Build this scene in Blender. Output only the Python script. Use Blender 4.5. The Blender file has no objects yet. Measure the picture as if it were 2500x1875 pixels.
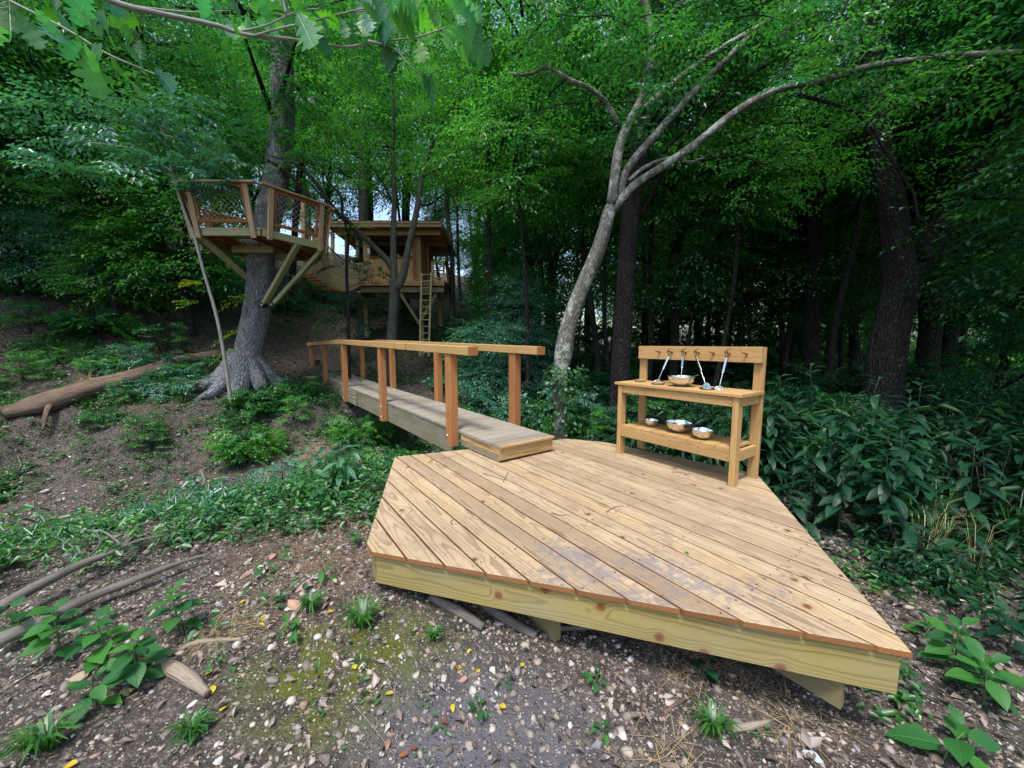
import bpy, math, random
import numpy as np
from mathutils import Matrix, Vector

R_ = math.radians
rng = np.random.default_rng(7)
random.seed(7)
S = bpy.context.scene
COL = S.collection

# ------------------------------------------------------------------ camera, sky, sun, exposure
CH = 1.25                                     # camera height above the deck boards (deck top is z = 0)
F_PX = 935.0                                  # focal length in pixels of the 2500 px wide photograph
PITCH = math.atan((937.5 - 838) / F_PX)
cam = bpy.data.cameras.new('camera')
cam.sensor_width = 36.0
cam.lens = 36.0 * F_PX / 2500.0
cam.clip_start = 0.05
cam.clip_end = 600
camo = bpy.data.objects.new('camera', cam)
COL.objects.link(camo)
camo.location = (0, 0, CH)
camo.rotation_euler = (R_(90) - PITCH, 0, 0)
S.camera = camo

W_ = bpy.data.worlds.new('World')
S.world = W_
W_.use_nodes = True
nt = W_.node_tree
bg = nt.nodes['Background']
sky = nt.nodes.new('ShaderNodeTexSky')
sky.sky_type = 'NISHITA'
sky.sun_disc = False
SUN_EL, SUN_AZ = 66.0, 200.0
sky.sun_elevation = R_(SUN_EL)
sky.sun_rotation = R_(SUN_AZ)
sky.air_density = 1.0
sky.dust_density = 2.5
nt.links.new(sky.outputs[0], bg.inputs[0])
bg.inputs[1].default_value = 0.15
sl = bpy.data.lights.new('sun', 'SUN')
sl.energy = 1.7
sl.angle = R_(10)
sl.color = (1.0, 0.975, 0.93)
so = bpy.data.objects.new('sun', sl)
COL.objects.link(so)
_d = Vector((math.sin(R_(SUN_AZ)) * math.cos(R_(SUN_EL)), math.cos(R_(SUN_AZ)) * math.cos(R_(SUN_EL)), math.sin(R_(SUN_EL))))
so.rotation_euler = _d.to_track_quat('Z', 'Y').to_euler()
so.location = (0, -5, 20)

S.view_settings.view_transform = 'Standard'
S.view_settings.look = 'None'
S.view_settings.exposure = 1.3
S.view_settings.gamma = 1.0
S.view_settings.use_curve_mapping = False
S.render.engine = 'CYCLES'
S.cycles.max_bounces = 7
S.cycles.diffuse_bounces = 4
S.cycles.glossy_bounces = 3
S.cycles.transmission_bounces = 4
S.cycles.transparent_max_bounces = 4
S.cycles.use_denoising = True
S.cycles.caustics_reflective = False
S.cycles.caustics_refractive = False


def at(px, py, d):
    """A point at distance d (metres along the ground axis y) on the line of sight that the photograph's layout gives."""
    x = (px - 1250) / F_PX
    y = (py - 937.5) / F_PX
    c, s = math.cos(PITCH), math.sin(PITCH)
    r = Vector((x, c - y * s, -s - y * c))
    p = r * (d / r.y)
    return Vector((p.x, p.y, p.z + CH))


# ------------------------------------------------------------------ node material helpers
class NT:
    def __init__(self, name):
        self.m = bpy.data.materials.new(name)
        self.m.use_nodes = True
        self.t = self.m.node_tree
        self.p = self.t.nodes['Principled BSDF']
        self.out = self.t.nodes['Material Output']

    def n(self, typ, **kw):
        nd = self.t.nodes.new('ShaderNode' + typ)
        for k, v in kw.items():
            if k.startswith('i_'):
                nd.inputs[k[2:].replace('_', ' ')].default_value = v
            else:
                setattr(nd, k, v)
        return nd

    def l(self, a, b):
        self.t.links.new(a, b)

    def math(self, op, a, b=None, c=None, clamp=False):
        nd = self.n('Math', operation=op)
        nd.use_clamp = clamp
        for i, v in enumerate((a, b, c)):
            if v is None:
                continue
            if isinstance(v, (int, float)):
                nd.inputs[i].default_value = v
            else:
                self.l(v, nd.inputs[i])
        return nd.outputs[0]

    def vmath(self, op, a, b=None):
        nd = self.n('VectorMath', operation=op)
        for i, v in enumerate((a, b)):
            if v is None:
                continue
            if isinstance(v, (tuple, list)):
                nd.inputs[i].default_value = v
            else:
                self.l(v, nd.inputs[i])
        return nd.outputs[0] if op not in ('LENGTH', 'DISTANCE') else nd.outputs['Value']

    def noise(self, vec, scale, detail=3, rough=0.5, dist=0.0):
        nd = self.n('TexNoise')
        nd.inputs['Scale'].default_value = scale
        nd.inputs['Detail'].default_value = detail
        nd.inputs['Roughness'].default_value = rough
        nd.inputs['Distortion'].default_value = dist
        if vec is not None:
            self.l(vec, nd.inputs['Vector'])
        return nd.outputs['Fac']

    def voro(self, vec, scale, feat='F1', rand=1.0):
        nd = self.n('TexVoronoi', feature=feat)
        nd.inputs['Scale'].default_value = scale
        nd.inputs['Randomness'].default_value = rand
        if vec is not None:
            self.l(vec, nd.inputs['Vector'])
        return nd

    def ramp(self, fac, stops, interp='LINEAR'):
        nd = self.n('ValToRGB')
        cr = nd.color_ramp
        cr.interpolation = interp
        while len(cr.elements) > 1:
            cr.elements.remove(cr.elements[-1])
        for i, (p, c) in enumerate(stops):
            e = cr.elements[0] if i == 0 else cr.elements.new(p)
            e.position = p
            if isinstance(c, (int, float)):
                c = (c, c, c)
            e.color = (*c, 1)
        self.l(fac, nd.inputs[0])
        return nd.outputs[0]

    def mix(self, fac, a, b, mode='MIX'):
        nd = self.n('Mix', data_type='RGBA', blend_type=mode)
        for sock, v in ((nd.inputs[0], fac), (nd.inputs[6], a), (nd.inputs[7], b)):
            if isinstance(v, (int, float)):
                sock.default_value = v
            elif isinstance(v, tuple):
                sock.default_value = (*v, 1) if len(v) == 3 else v
            else:
                self.l(v, sock)
        return nd.outputs[2]

    def bump(self, h, strength=0.3, dist=0.01):
        nd = self.n('Bump')
        nd.inputs['Strength'].default_value = strength
        nd.inputs['Distance'].default_value = dist
        self.l(h, nd.inputs['Height'])
        self.l(nd.outputs[0], self.p.inputs['Normal'])

    def color(self, c):
        self.l(c, self.p.inputs['Base Color'])


def wood_mat(name, light, dark, knot=(0.16, 0.055, 0.02), ring=0.013, contrast=0.6, rough=0.72, dirt=0.0, grey=0.0, knots=0.045, vary=0.25, pick=0.6, kscale=2.3):
    k = NT(name)
    tc = k.n('TexCoord')
    oi = k.n('ObjectInfo')
    rnd = oi.outputs['Random']
    off = k.n('CombineXYZ')
    k.l(k.math('MULTIPLY', rnd, 61.0), off.inputs[0])
    k.l(k.math('MULTIPLY', rnd, 17.0), off.inputs[2])
    v = k.vmath('ADD', tc.outputs['Object'], off.outputs[0])
    sx = k.n('SeparateXYZ')
    k.l(tc.outputs['Object'], sx.inputs[0])
    flat = k.vmath('MULTIPLY', v, (1.0, 1.0, 0.15))
    vor = k.voro(flat, kscale)
    vor.voronoi_dimensions = '2D'
    kd = vor.outputs['Distance']
    kc = k.n('SeparateColor')
    k.l(vor.outputs['Color'], kc.inputs[0])
    kpick = k.ramp(kc.outputs[0], [(pick, 0.0), (pick + 0.03, 1.0)])
    kn = k.math('MULTIPLY', kd, -1.0)
    kn = k.math('ADD', kn, 0.22)
    kn = k.math('MULTIPLY', k.math('MAXIMUM', kn, 0.0), kpick)                     # 0..0.22 near a knot
    slow = k.noise(k.vmath('MULTIPLY', v, (0.9, 3.0, 3.0)), 1.0, 2)
    slow2 = k.noise(k.vmath('MULTIPLY', v, (2.2, 9.0, 9.0)), 1.0, 2)
    y2 = k.math('ADD', sx.outputs[1], k.math('MULTIPLY_ADD', rnd, 0.12, -0.06))
    z2 = k.math('ADD', sx.outputs[2], k.math('MULTIPLY_ADD', rnd, 0.10, 0.03))
    rr = k.math('SQRT', k.math('ADD', k.math('MULTIPLY', y2, y2), k.math('MULTIPLY', z2, z2)))
    rr = k.math('ADD', rr, k.math('MULTIPLY', slow, 0.085))
    rr = k.math('ADD', rr, k.math('MULTIPLY', slow2, 0.02))
    rr = k.math('ADD', rr, k.math('MULTIPLY', kn, 0.09))
    ph = k.math('FRACT', k.math('DIVIDE', rr, ring))
    band = k.ramp(ph, [(0, 0.0), (0.55, 0.15), (0.85, 1.0), (0.95, 0.85), (1.0, 0.0)])
    fib = k.noise(k.vmath('MULTIPLY', v, (3.0, 160.0, 160.0)), 1.0, 2)
    blot = k.noise(k.vmath('MULTIPLY', v, (1.5, 7.0, 7.0)), 1.0, 3)
    fac = k.math('MULTIPLY', band, contrast)
    fac = k.math('ADD', fac, k.math('MULTIPLY_ADD', fib, 0.5, -0.25))
    fac = k.math('ADD', fac, k.math('MULTIPLY_ADD', blot, 0.9, -0.42), clamp=True)
    col = k.mix(fac, light, dark)
    # each piece a little lighter or darker, redder or yellower
    col = k.mix(1.0, col, k.ramp(rnd, [(0, (1 - vary, 1 - vary * 1.15, 1 - vary * 1.2)), (0.5, (1.0, 1.0, 0.97)), (1, (1 + vary * 0.2, 1 + vary * 0.05, 1 - vary * 0.4))]), 'MULTIPLY')
    if knots > 0:
        km = k.ramp(kd, [(0, 1.0), (knots * 0.75, 1.0), (knots, 0.35), (knots * 2.2, 0.0)])
        kr = k.ramp(k.math('DIVIDE', k.math('ADD', kd, k.math('MULTIPLY_ADD', slow2, knots * 0.8, -knots * 0.4)), knots), [(0, (knot[0] * .25, knot[1] * .3, knot[2] * .4)), (0.25, knot), (0.45, (knot[0] * .6, knot[1] * .6, knot[2] * .6)), (0.62, (knot[0] * 1.3, knot[1] * 1.6, knot[2] * 1.5)), (0.9, (knot[0] * .35, knot[1] * .35, knot[2] * .5)), (1.0, (knot[0] * 1.2, knot[1] * 1.7, knot[2] * 2.0))])
        col = k.mix(k.math('MULTIPLY', km, kpick), col, kr)
    pos = k.n('NewGeometry').outputs['Position']
    if grey > 0:
        g = k.noise(k.vmath('MULTIPLY', v, (2.5, 5.0, 5.0)), 1.0, 4)
        col = k.mix(k.ramp(g, [(0.35, 0.0), (0.75, grey)]), col, (0.25, 0.26, 0.27))
    if dirt > 0:
        # blue-grey mud smudges, dark specks, footprints of dust
        n1 = k.noise(k.vmath('MULTIPLY', pos, (1.0, 1.0, 0.0)), 2.6, 8, 0.72)
        n2 = k.noise(k.vmath('MULTIPLY', pos, (1.0, 1.0, 0.0)), 24.0, 6, 0.7)
        near = k.vmath('DISTANCE', k.vmath('MULTIPLY', pos, (0.8, 1.3, 0.0)), (0.42, 2.55, 0.0))
        patch = k.ramp(near, [(0.0, 1.0), (0.28, 0.75), (0.85, 0.0)])
        m = k.math('ADD', k.math('MULTIPLY', n1, 0.55), k.math('MULTIPLY', n2, 0.45))
        m = k.math('ADD', m, k.math('MULTIPLY', patch, 0.125))
        m = k.math('ADD', m, k.math('MULTIPLY_ADD', rnd, 0.05, -0.025))
        m1 = k.ramp(m, [(0.57, 0.0), (0.61, dirt * 0.6), (0.68, dirt)])
        col = k.mix(k.math('MULTIPLY', m1, 0.75), col, (0.13, 0.13, 0.165))
        n3 = k.noise(k.vmath('MULTIPLY', pos, (1.0, 1.0, 0.0)), 5.0, 5, 0.7)
        col = k.mix(k.ramp(n3, [(0.50, 0.0), (0.72, 0.6)]), col, (0.22, 0.155, 0.115))
        sp = k.voro(k.vmath('ADD', pos, k.vmath('MULTIPLY', tc.outputs['Object'], (0.3, 0, 0))), 15.0)
        s1 = k.ramp(sp.outputs['Distance'], [(0.0, 1.0), (0.075, 0.8), (0.12, 0.0)])
        pick = k.n('SeparateColor')
        k.l(sp.outputs['Color'], pick.inputs[0])
        s1 = k.math('MULTIPLY', s1, k.ramp(pick.outputs[0], [(0.55, 0.0), (0.62, 1.0)]))
        col = k.mix(k.math('MULTIPLY', s1, 0.85), col, (0.045, 0.04, 0.05))
        gs = k.noise(k.vmath('MULTIPLY', v, (14.0, 60.0, 1.0)), 1.0, 2)
        col = k.mix(k.ramp(gs, [(0.70, 0.0), (0.78, 0.45)]), col, (0.13, 0.08, 0.06))
    k.color(col)
    k.p.inputs['Roughness'].default_value = rough
    k.p.inputs['Specular IOR Level'].default_value = 0.3
    h = k.math('ADD', k.math('MULTIPLY', band, 0.3), k.math('MULTIPLY', fib, 0.7))
    k.bump(h, 0.35, 0.002)
    return k.m


def bark_mat(name, c1, c2, scale=1.0, lichen=0.0, smooth=False, depth=0.02, lich_col=(0.42, 0.46, 0.42), stretch=0.22, axis='z', pale_below=0.0):
    k = NT(name)
    tc = k.n('TexCoord')
    v = k.vmath('MULTIPLY', tc.outputs['UV'], (scale * stretch, scale, scale))
    n0 = k.noise(v, 6.0, 4, 0.6, 0.6)
    nw = k.n('TexNoise')
    nw.inputs['Scale'].default_value = 5.0
    k.l(v, nw.inputs['Vector'])
    v2 = k.vmath('ADD', v, k.vmath('MULTIPLY', nw.outputs['Color'], (0.09, 0.09, 0.09)))
    vo = k.voro(v2, 26.0 if not smooth else 8.0, 'DISTANCE_TO_EDGE')
    ridge = k.ramp(vo.outputs['Distance'], [(0.0, 0.0), (0.12, 0.6), (0.4, 1.0)])
    fac = k.math('ADD', k.math('MULTIPLY', ridge, 0.15 if smooth else 0.6), k.math('MULTIPLY_ADD', n0, 1.3, -0.4), clamp=True)
    col = k.mix(fac, c2, c1)
    if lichen > 0:
        vl = k.vmath('MULTIPLY', tc.outputs['Object'], (1.0, 1.0, 0.8))
        n1 = k.noise(vl, 4.5, 6, 0.7)
        n2 = k.noise(vl, 22.0, 3, 0.6)
        m = k.math('ADD', k.math('MULTIPLY', n1, 0.7), k.math('MULTIPLY', n2, 0.3))
        col = k.mix(k.ramp(m, [(0.50, 0.0), (0.56, lichen)]), col, lich_col)
        n3 = k.noise(vl, 2.2, 4, 0.6)
        col = k.mix(k.ramp(n3, [(0.55, 0.0), (0.7, 0.6)]), col, (0.10, 0.065, 0.035))
    if pale_below > 0:
        sz_ = k.n('SeparateXYZ')
        k.l(tc.outputs['Object'], sz_.inputs[0])
        pb = k.math('ADD', k.math('MULTIPLY', sz_.outputs[2], -0.5), k.math('MULTIPLY_ADD', n0, 1.2, 0.75), clamp=True)
        col = k.mix(k.math('MULTIPLY', pb, k.math('MULTIPLY', k.ramp(ridge, [(0.3, 0.25), (0.8, 1.0)]), pale_below)), col, (0.30, 0.31, 0.325))
    k.color(col)
    k.p.inputs['Roughness'].default_value = 0.9
    k.p.inputs['Specular IOR Level'].default_value = 0.2
    if axis == 'x':
        gr = k.noise(k.vmath('MULTIPLY', tc.outputs['UV'], (5.0, 110.0, 1.0)), 1.0, 3, 0.6)
        k.bump(k.math('ADD', k.math('MULTIPLY', gr, 1.2), k.math('MULTIPLY', n0, 0.8)), 0.9, depth)
        k.color(k.mix(k.ramp(gr, [(0.38, 0.75), (0.55, 0.0)]), col, c2))
    else:
        k.bump(k.math('ADD', ridge, k.math('MULTIPLY', n0, 0.8)), 0.45 if smooth else 0.9, depth)
    return k.m


def leaf_mat(name, cols, source='attr', trans=0.45, rough=0.42, bright=1.0, vein=False, spec=0.75):
    k = NT(name)
    if source == 'attr':
        a = k.n('Attribute', attribute_name='rnd')
        r = a.outputs['Fac']
    else:
        r = k.n('ObjectInfo').outputs['Random']
    stops = [(i / (len(cols) - 1), tuple(x * bright for x in c)) for i, c in enumerate(cols)]
    col = k.ramp(r, stops)
    if vein:
        tc = k.n('TexCoord')
        sp = k.n('SeparateXYZ')
        k.l(tc.outputs['Object'], sp.inputs[0])
        ay = k.math('ABSOLUTE', sp.outputs[1])
        mid = k.ramp(ay, [(0.0, 1.0), (0.014, 0.0)])
        w = k.math('FRACT', k.math('MULTIPLY', k.math('SUBTRACT', sp.outputs[0], k.math('MULTIPLY', ay, 1.1)), 7.5))
        sv = k.ramp(w, [(0.0, 0.0), (0.42, 0.0), (0.5, 0.7), (0.58, 0.0)])
        vv = k.math('MAXIMUM', mid, sv)
        col = k.mix(k.math('MULTIPLY', vv, 0.45), col, k.mix(1.0, col, (1.9, 1.8, 1.6), 'MULTIPLY'))
        k.bump(k.math('MULTIPLY', vv, -1.0), 0.35, 0.01)
    k.color(col)
    k.p.inputs['Roughness'].default_value = rough
    k.p.inputs['Specular IOR Level'].default_value = spec
    tr = k.n('BsdfTranslucent')
    k.l(k.mix(1.0, col, (1.5, 1.9, 0.75), 'MULTIPLY'), tr.inputs['Color'])
    mx = k.n('MixShader')
    mx.inputs[0].default_value = trans
    k.l(k.p.outputs[0], mx.inputs[1])
    k.l(tr.outputs[0], mx.inputs[2])
    k.l(mx.outputs[0], k.out.inputs['Surface'])
    return k.m


def plain_mat(name, col, rough=0.6, metal=0.0, noise_amt=0.15, scale=20):
    k = NT(name)
    tc = k.n('TexCoord')
    n = k.noise(tc.outputs['Object'], scale, 4)
    k.color(k.mix(k.math('MULTIPLY', n, noise_amt * 2), col, tuple(c * 0.45 for c in col)))
    k.p.inputs['Roughness'].default_value = rough
    k.p.inputs['Metallic'].default_value = metal
    return k.m


M = {}
M['deck'] = wood_mat('deck_wood', (0.405, 0.312, 0.205), (0.20, 0.132, 0.075), contrast=0.7, dirt=0.9, knots=0.045, vary=0.26)
M['deck_end_gap_shade'] = wood_mat('deck_end_grain_gap_shade', (0.252, 0.112, 0.042), (0.140, 0.052, 0.021), contrast=0.4, knots=0)  # end grain, also the dark tone that paints shade into the board gaps
M['fascia'] = wood_mat('treated_pine', (0.31, 0.245, 0.085), (0.165, 0.12, 0.035), contrast=0.75, pick=0.45, knots=0.085, kscale=3.4, ring=0.012, knot=(0.20, 0.065, 0.018), vary=0.05, grey=0.2)
M['fascia_dark'] = wood_mat('treated_pine_rough', (0.238, 0.210, 0.112), (0.140, 0.112, 0.049), contrast=0.5, knots=0.03)
M['tread'] = wood_mat('weathered_tread', (0.294, 0.252, 0.189), (0.164, 0.133, 0.095), contrast=0.5, grey=0.75, knots=0.02, vary=0.3)
M['beam'] = wood_mat('weathered_beam', (0.21, 0.18, 0.11), (0.085, 0.075, 0.05), contrast=0.8, grey=0.35, knots=0.035, ring=0.015)
M['step_face'] = wood_mat('step_board', (0.462, 0.308, 0.140), (0.252, 0.126, 0.049), contrast=0.75, knots=0.03, ring=0.016)
M['rail'] = wood_mat('cedar_rail', (0.462, 0.294, 0.119), (0.294, 0.154, 0.049), contrast=0.5, knots=0.03, vary=0.12)
M['post'] = wood_mat('cedar_post', (0.364, 0.164, 0.063), (0.238, 0.087, 0.028), contrast=0.5, knots=0.04, vary=0.2)
M['endgrain'] = wood_mat('end_grain', (0.420, 0.203, 0.070), (0.231, 0.084, 0.025), contrast=0.9, knots=0, ring=0.006)
M['kitchen'] = wood_mat('cedar_kitchen', (0.448, 0.283, 0.119), (0.280, 0.150, 0.049), contrast=0.5, knots=0.03, vary=0.14)
M['hut'] = wood_mat('hut_cladding', (0.50, 0.335, 0.165), (0.27, 0.16, 0.07), contrast=0.6, knots=0.03, vary=0.4)
M['hut_red'] = wood_mat('red_cedar', (0.280, 0.105, 0.038), (0.168, 0.052, 0.021), contrast=0.5, knots=0.0, vary=0.2)
M['green_pine'] = wood_mat('green_treated_pine', (0.301, 0.287, 0.154), (0.189, 0.175, 0.081), contrast=0.5, knots=0.04, vary=0.15)
M['pale_post'] = wood_mat('pale_cedar', (0.392, 0.280, 0.168), (0.252, 0.147, 0.077), contrast=0.45, knots=0.035, vary=0.2)
M['rope'] = plain_mat('rope', (0.42, 0.36, 0.23), 0.9)
M['leather'] = plain_mat('leather_cord', (0.075, 0.025, 0.012), 0.6)
M['steel'] = plain_mat('brushed_steel', (0.80, 0.80, 0.80), 0.16, 1.0, 0.05)
M['black_metal'] = plain_mat('black_bracket', (0.02, 0.02, 0.022), 0.45, 0.6)
M['bolt'] = plain_mat('galvanised_bolt', (0.62, 0.62, 0.62), 0.4, 0.9)
M['inside_shade'] = plain_mat('interior_shade_boards', (0.03, 0.022, 0.016), 0.9)  # near-black colour stands in for the shade inside the hut
M['roof_felt'] = plain_mat('roof_shingle', (0.045, 0.04, 0.038), 0.95)
M['bark_oak'] = bark_mat('oak_bark', (0.20, 0.20, 0.205), (0.055, 0.05, 0.048), 1.2, lichen=0.5, depth=0.03, lich_col=(0.30, 0.32, 0.33), pale_below=0.8)
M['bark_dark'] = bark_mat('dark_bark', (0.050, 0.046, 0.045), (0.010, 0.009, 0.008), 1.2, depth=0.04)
M['bark_grey'] = bark_mat('smooth_grey_bark', (0.17, 0.17, 0.15), (0.055, 0.05, 0.042), 1.7, lichen=0.8, smooth=False, depth=0.010, lich_col=(0.34, 0.37, 0.33))
M['bark_mid'] = bark_mat('mid_bark', (0.11, 0.108, 0.10), (0.04, 0.037, 0.033), 1.4, lichen=0.25, depth=0.015, lich_col=(0.2, 0.22, 0.18))
M['bark_sapling'] = bark_mat('pale_sapling_bark', (0.34, 0.35, 0.32), (0.17, 0.165, 0.14), 3.0, smooth=True, depth=0.004)
M['rotten'] = bark_mat('rotten_log_wood', (0.42, 0.32, 0.25), (0.11, 0.07, 0.05), 1.6, depth=0.03, stretch=0.08, axis='x', smooth=True)
M['driftwood'] = bark_mat('bleached_wood', (0.42, 0.36, 0.29), (0.20, 0.16, 0.12), 2.2, depth=0.012, stretch=0.12, axis='x', smooth=True)
M['dead_branch'] = bark_mat('dead_branch', (0.26, 0.25, 0.225), (0.09, 0.08, 0.068), 3.0, depth=0.006, axis='x', smooth=True)
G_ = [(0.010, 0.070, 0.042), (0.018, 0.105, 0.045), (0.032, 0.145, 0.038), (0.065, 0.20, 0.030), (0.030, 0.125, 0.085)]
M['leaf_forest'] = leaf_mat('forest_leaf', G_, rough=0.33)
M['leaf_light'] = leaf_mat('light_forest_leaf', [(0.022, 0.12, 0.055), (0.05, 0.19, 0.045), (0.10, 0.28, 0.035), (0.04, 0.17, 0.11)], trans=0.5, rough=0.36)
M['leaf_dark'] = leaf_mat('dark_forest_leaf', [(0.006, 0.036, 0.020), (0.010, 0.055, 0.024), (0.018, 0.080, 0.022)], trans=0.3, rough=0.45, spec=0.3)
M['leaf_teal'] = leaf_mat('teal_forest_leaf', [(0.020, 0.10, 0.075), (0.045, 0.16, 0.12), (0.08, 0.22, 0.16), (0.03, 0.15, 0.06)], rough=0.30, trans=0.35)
M['leaf_plant'] = leaf_mat('plant_leaf', [(0.018, 0.095, 0.028), (0.03, 0.14, 0.035), (0.055, 0.20, 0.03)], source='obj', vein=True, trans=0.4, rough=0.5, spec=0.4)
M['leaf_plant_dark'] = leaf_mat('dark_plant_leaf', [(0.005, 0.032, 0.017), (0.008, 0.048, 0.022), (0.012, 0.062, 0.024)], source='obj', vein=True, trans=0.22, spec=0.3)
M['leaf_plant_teal'] = leaf_mat('teal_plant_leaf', [(0.02, 0.105, 0.055), (0.035, 0.15, 0.075), (0.05, 0.18, 0.06)], source='obj', vein=True, trans=0.3)
M['leaf_oak'] = leaf_mat('oak_leaf', [(0.07, 0.22, 0.015), (0.03, 0.15, 0.09), (0.11, 0.32, 0.02), (0.06, 0.20, 0.15), (0.035, 0.12, 0.012), (0.05, 0.19, 0.11)], source='obj', vein=True, trans=0.5, rough=0.42, spec=0.4)
M['leaf_yellow'] = leaf_mat('yellow_leaf', [(0.55, 0.36, 0.02), (0.62, 0.48, 0.04)], source='obj', trans=0.3)
M['leaf_fallen_green'] = leaf_mat('fallen_green_leaf', [(0.06, 0.22, 0.02), (0.10, 0.28, 0.03)], source='obj', trans=0.3)
M['leaf_brown'] = leaf_mat('brown_leaf', [(0.13, 0.05, 0.025), (0.28, 0.12, 0.05)], source='obj', trans=0.1)
M['ground_leaf'] = leaf_mat('ground_cover_leaf', [(0.014, 0.075, 0.022), (0.022, 0.11, 0.028), (0.04, 0.155, 0.025), (0.02, 0.10, 0.05)], trans=0.3)
M['litter'] = leaf_mat('leaf_litter', [(0.045, 0.032, 0.026), (0.10, 0.075, 0.06), (0.20, 0.155, 0.13), (0.34, 0.30, 0.28)], trans=0.05, rough=0.6)
M['grass'] = leaf_mat('grass_blade', [(0.02, 0.09, 0.02), (0.045, 0.15, 0.03), (0.07, 0.19, 0.03)], trans=0.3)
M['dry_grass'] = leaf_mat('dry_grass', [(0.26, 0.19, 0.09), (0.40, 0.31, 0.17)], trans=0.2)
M['stem'] = plain_mat('green_stem', (0.06, 0.12, 0.03), 0.6)
M['stem_dark'] = plain_mat('dark_green_stem', (0.02, 0.045, 0.018), 0.7)


def stone_mat():
    k = NT('gravel_stone')
    a = k.n('Attribute', attribute_name='rnd')
    oi = k.n('ObjectInfo')
    r = k.math('FRACT', k.math('ADD', a.outputs['Fac'], oi.outputs['Random']))
    col = k.ramp(r, [(0, (0.085, 0.07, 0.062)), (0.2, (0.17, 0.145, 0.125)), (0.32, (0.24, 0.165, 0.11)), (0.40, (0.14, 0.135, 0.14)), (0.58, (0.25, 0.225, 0.195)), (0.72, (0.40, 0.36, 0.31)), (0.82, (0.27, 0.19, 0.145)), (0.93, (0.54, 0.52, 0.48)), (1, (0.13, 0.135, 0.16))])
    tc = k.n('TexCoord')
    n = k.noise(tc.outputs['Object'], 40, 4, 0.65)
    col = k.mix(k.ramp(n, [(0.35, 0.5), (0.6, 0.0)]), col, (0.12, 0.085, 0.06))
    k.color(col)
    k.p.inputs['Roughness'].default_value = 0.8
    k.bump(n, 0.4, 0.004)
    return k.m


M['stone'] = stone_mat()


def ground_mat():
    k = NT('forest_ground')
    pos = k.n('NewGeometry').outputs['Position']
    n1 = k.noise(pos, 0.9, 5, 0.6)
    n2 = k.noise(pos, 7.0, 5, 0.65)
    n3 = k.noise(pos, 45.0, 4, 0.65)
    col = k.mix(k.ramp(n2, [(0.35, 0.0), (0.65, 1.0)]), (0.030, 0.027, 0.025), (0.092, 0.082, 0.074))
    col = k.mix(k.ramp(n3, [(0.48, 0.0), (0.62, 0.7)]), col, (0.035, 0.027, 0.022))
    col = k.mix(k.ramp(n3, [(0.36, 0.7), (0.44, 0.0)]), col, (0.26, 0.205, 0.16))
    gv = k.voro(pos, 75.0)
    gc = k.n('SeparateColor')
    k.l(gv.outputs['Color'], gc.inputs[0])
    gcol = k.ramp(gc.outputs[0], [(0, (0.06, 0.05, 0.042)), (0.35, (0.14, 0.118, 0.10)), (0.6, (0.20, 0.15, 0.115)), (0.8, (0.27, 0.24, 0.205)), (1, (0.46, 0.43, 0.39))])
    gm = k.math('MULTIPLY', k.ramp(gv.outputs['Distance'], [(0.30, 1.0), (0.48, 0.0)]), k.ramp(gc.outputs[1], [(0.42, 0.0), (0.5, 1.0)]))
    col0 = col
    # pale clay on the creek bank
    dcl = k.vmath('DISTANCE', k.vmath('MULTIPLY', pos, (1.0, 0.8, 0.0)), (-3.6, 5.4, 0.0))
    col = k.mix(k.math('MULTIPLY', k.ramp(dcl, [(0.8, 0.75), (2.4, 0.0)]), k.ramp(n2, [(0.3, 0.3), (0.6, 1.0)])), col, (0.24, 0.165, 0.12))
    # moss patch, blue-grey crushed rock patch, orange clay by the mound
    dm = k.vmath('DISTANCE', k.vmath('MULTIPLY', pos, (1.0, 1.25, 0.0)), (-0.78, 2.15, 0.0))
    mm = k.math('MULTIPLY', k.ramp(dm, [(0.30, 1.0), (0.62, 0.0)]), k.ramp(n2, [(0.42, 0.0), (0.56, 1.0)]))
    col = k.mix(mm, col, (0.075, 0.09, 0.010))
    dg = k.vmath('DISTANCE', k.vmath('MULTIPLY', pos, (0.9, 1.0, 0.0)), (-0.10, 1.40, 0.0))
    col = k.mix(k.math('MULTIPLY', k.ramp(dg, [(0.22, 0.85), (0.60, 0.0)]), k.ramp(n2, [(0.3, 0.6), (0.6, 1.0)])), col, (0.105, 0.103, 0.12))
    do = k.vmath('DISTANCE', k.vmath('MULTIPLY', pos, (1.0, 1.0, 0.0)), (-1.35, 2.75, 0.0))
    col = k.mix(k.math('MULTIPLY', k.ramp(do, [(0.3, 0.45), (0.9, 0.0)]), k.ramp(n2, [(0.35, 0.2), (0.6, 1.0)])), col, (0.22, 0.12, 0.068))
    col = k.mix(k.ramp(n1, [(0.5, 0.0), (0.75, 0.35)]), col, (0.045, 0.06, 0.02))
    col = k.mix(k.math('MULTIPLY', gm, 0.85), col, gcol)
    k.color(col)
    k.p.inputs['Roughness'].default_value = 0.95
    k.p.inputs['Specular IOR Level'].default_value = 0.15
    k.bump(k.math('ADD', k.math('ADD', n2, k.math('MULTIPLY', n3, 0.6)), k.math('MULTIPLY', gm, 0.5)), 0.8, 0.03)
    return k.m


M['ground'] = ground_mat()


# ------------------------------------------------------------------ object helpers
def tag(o, label=None, cat=None, group=None, kind=None):
    if label: o['label'] = label
    if cat: o['category'] = cat
    if group: o['group'] = group
    if kind: o['kind'] = kind
    return o


def wm(o):
    m = o.matrix_basis.copy()
    p = o.parent
    while p is not None:
        m = p.matrix_basis @ m
        p = p.parent
    return m


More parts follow.
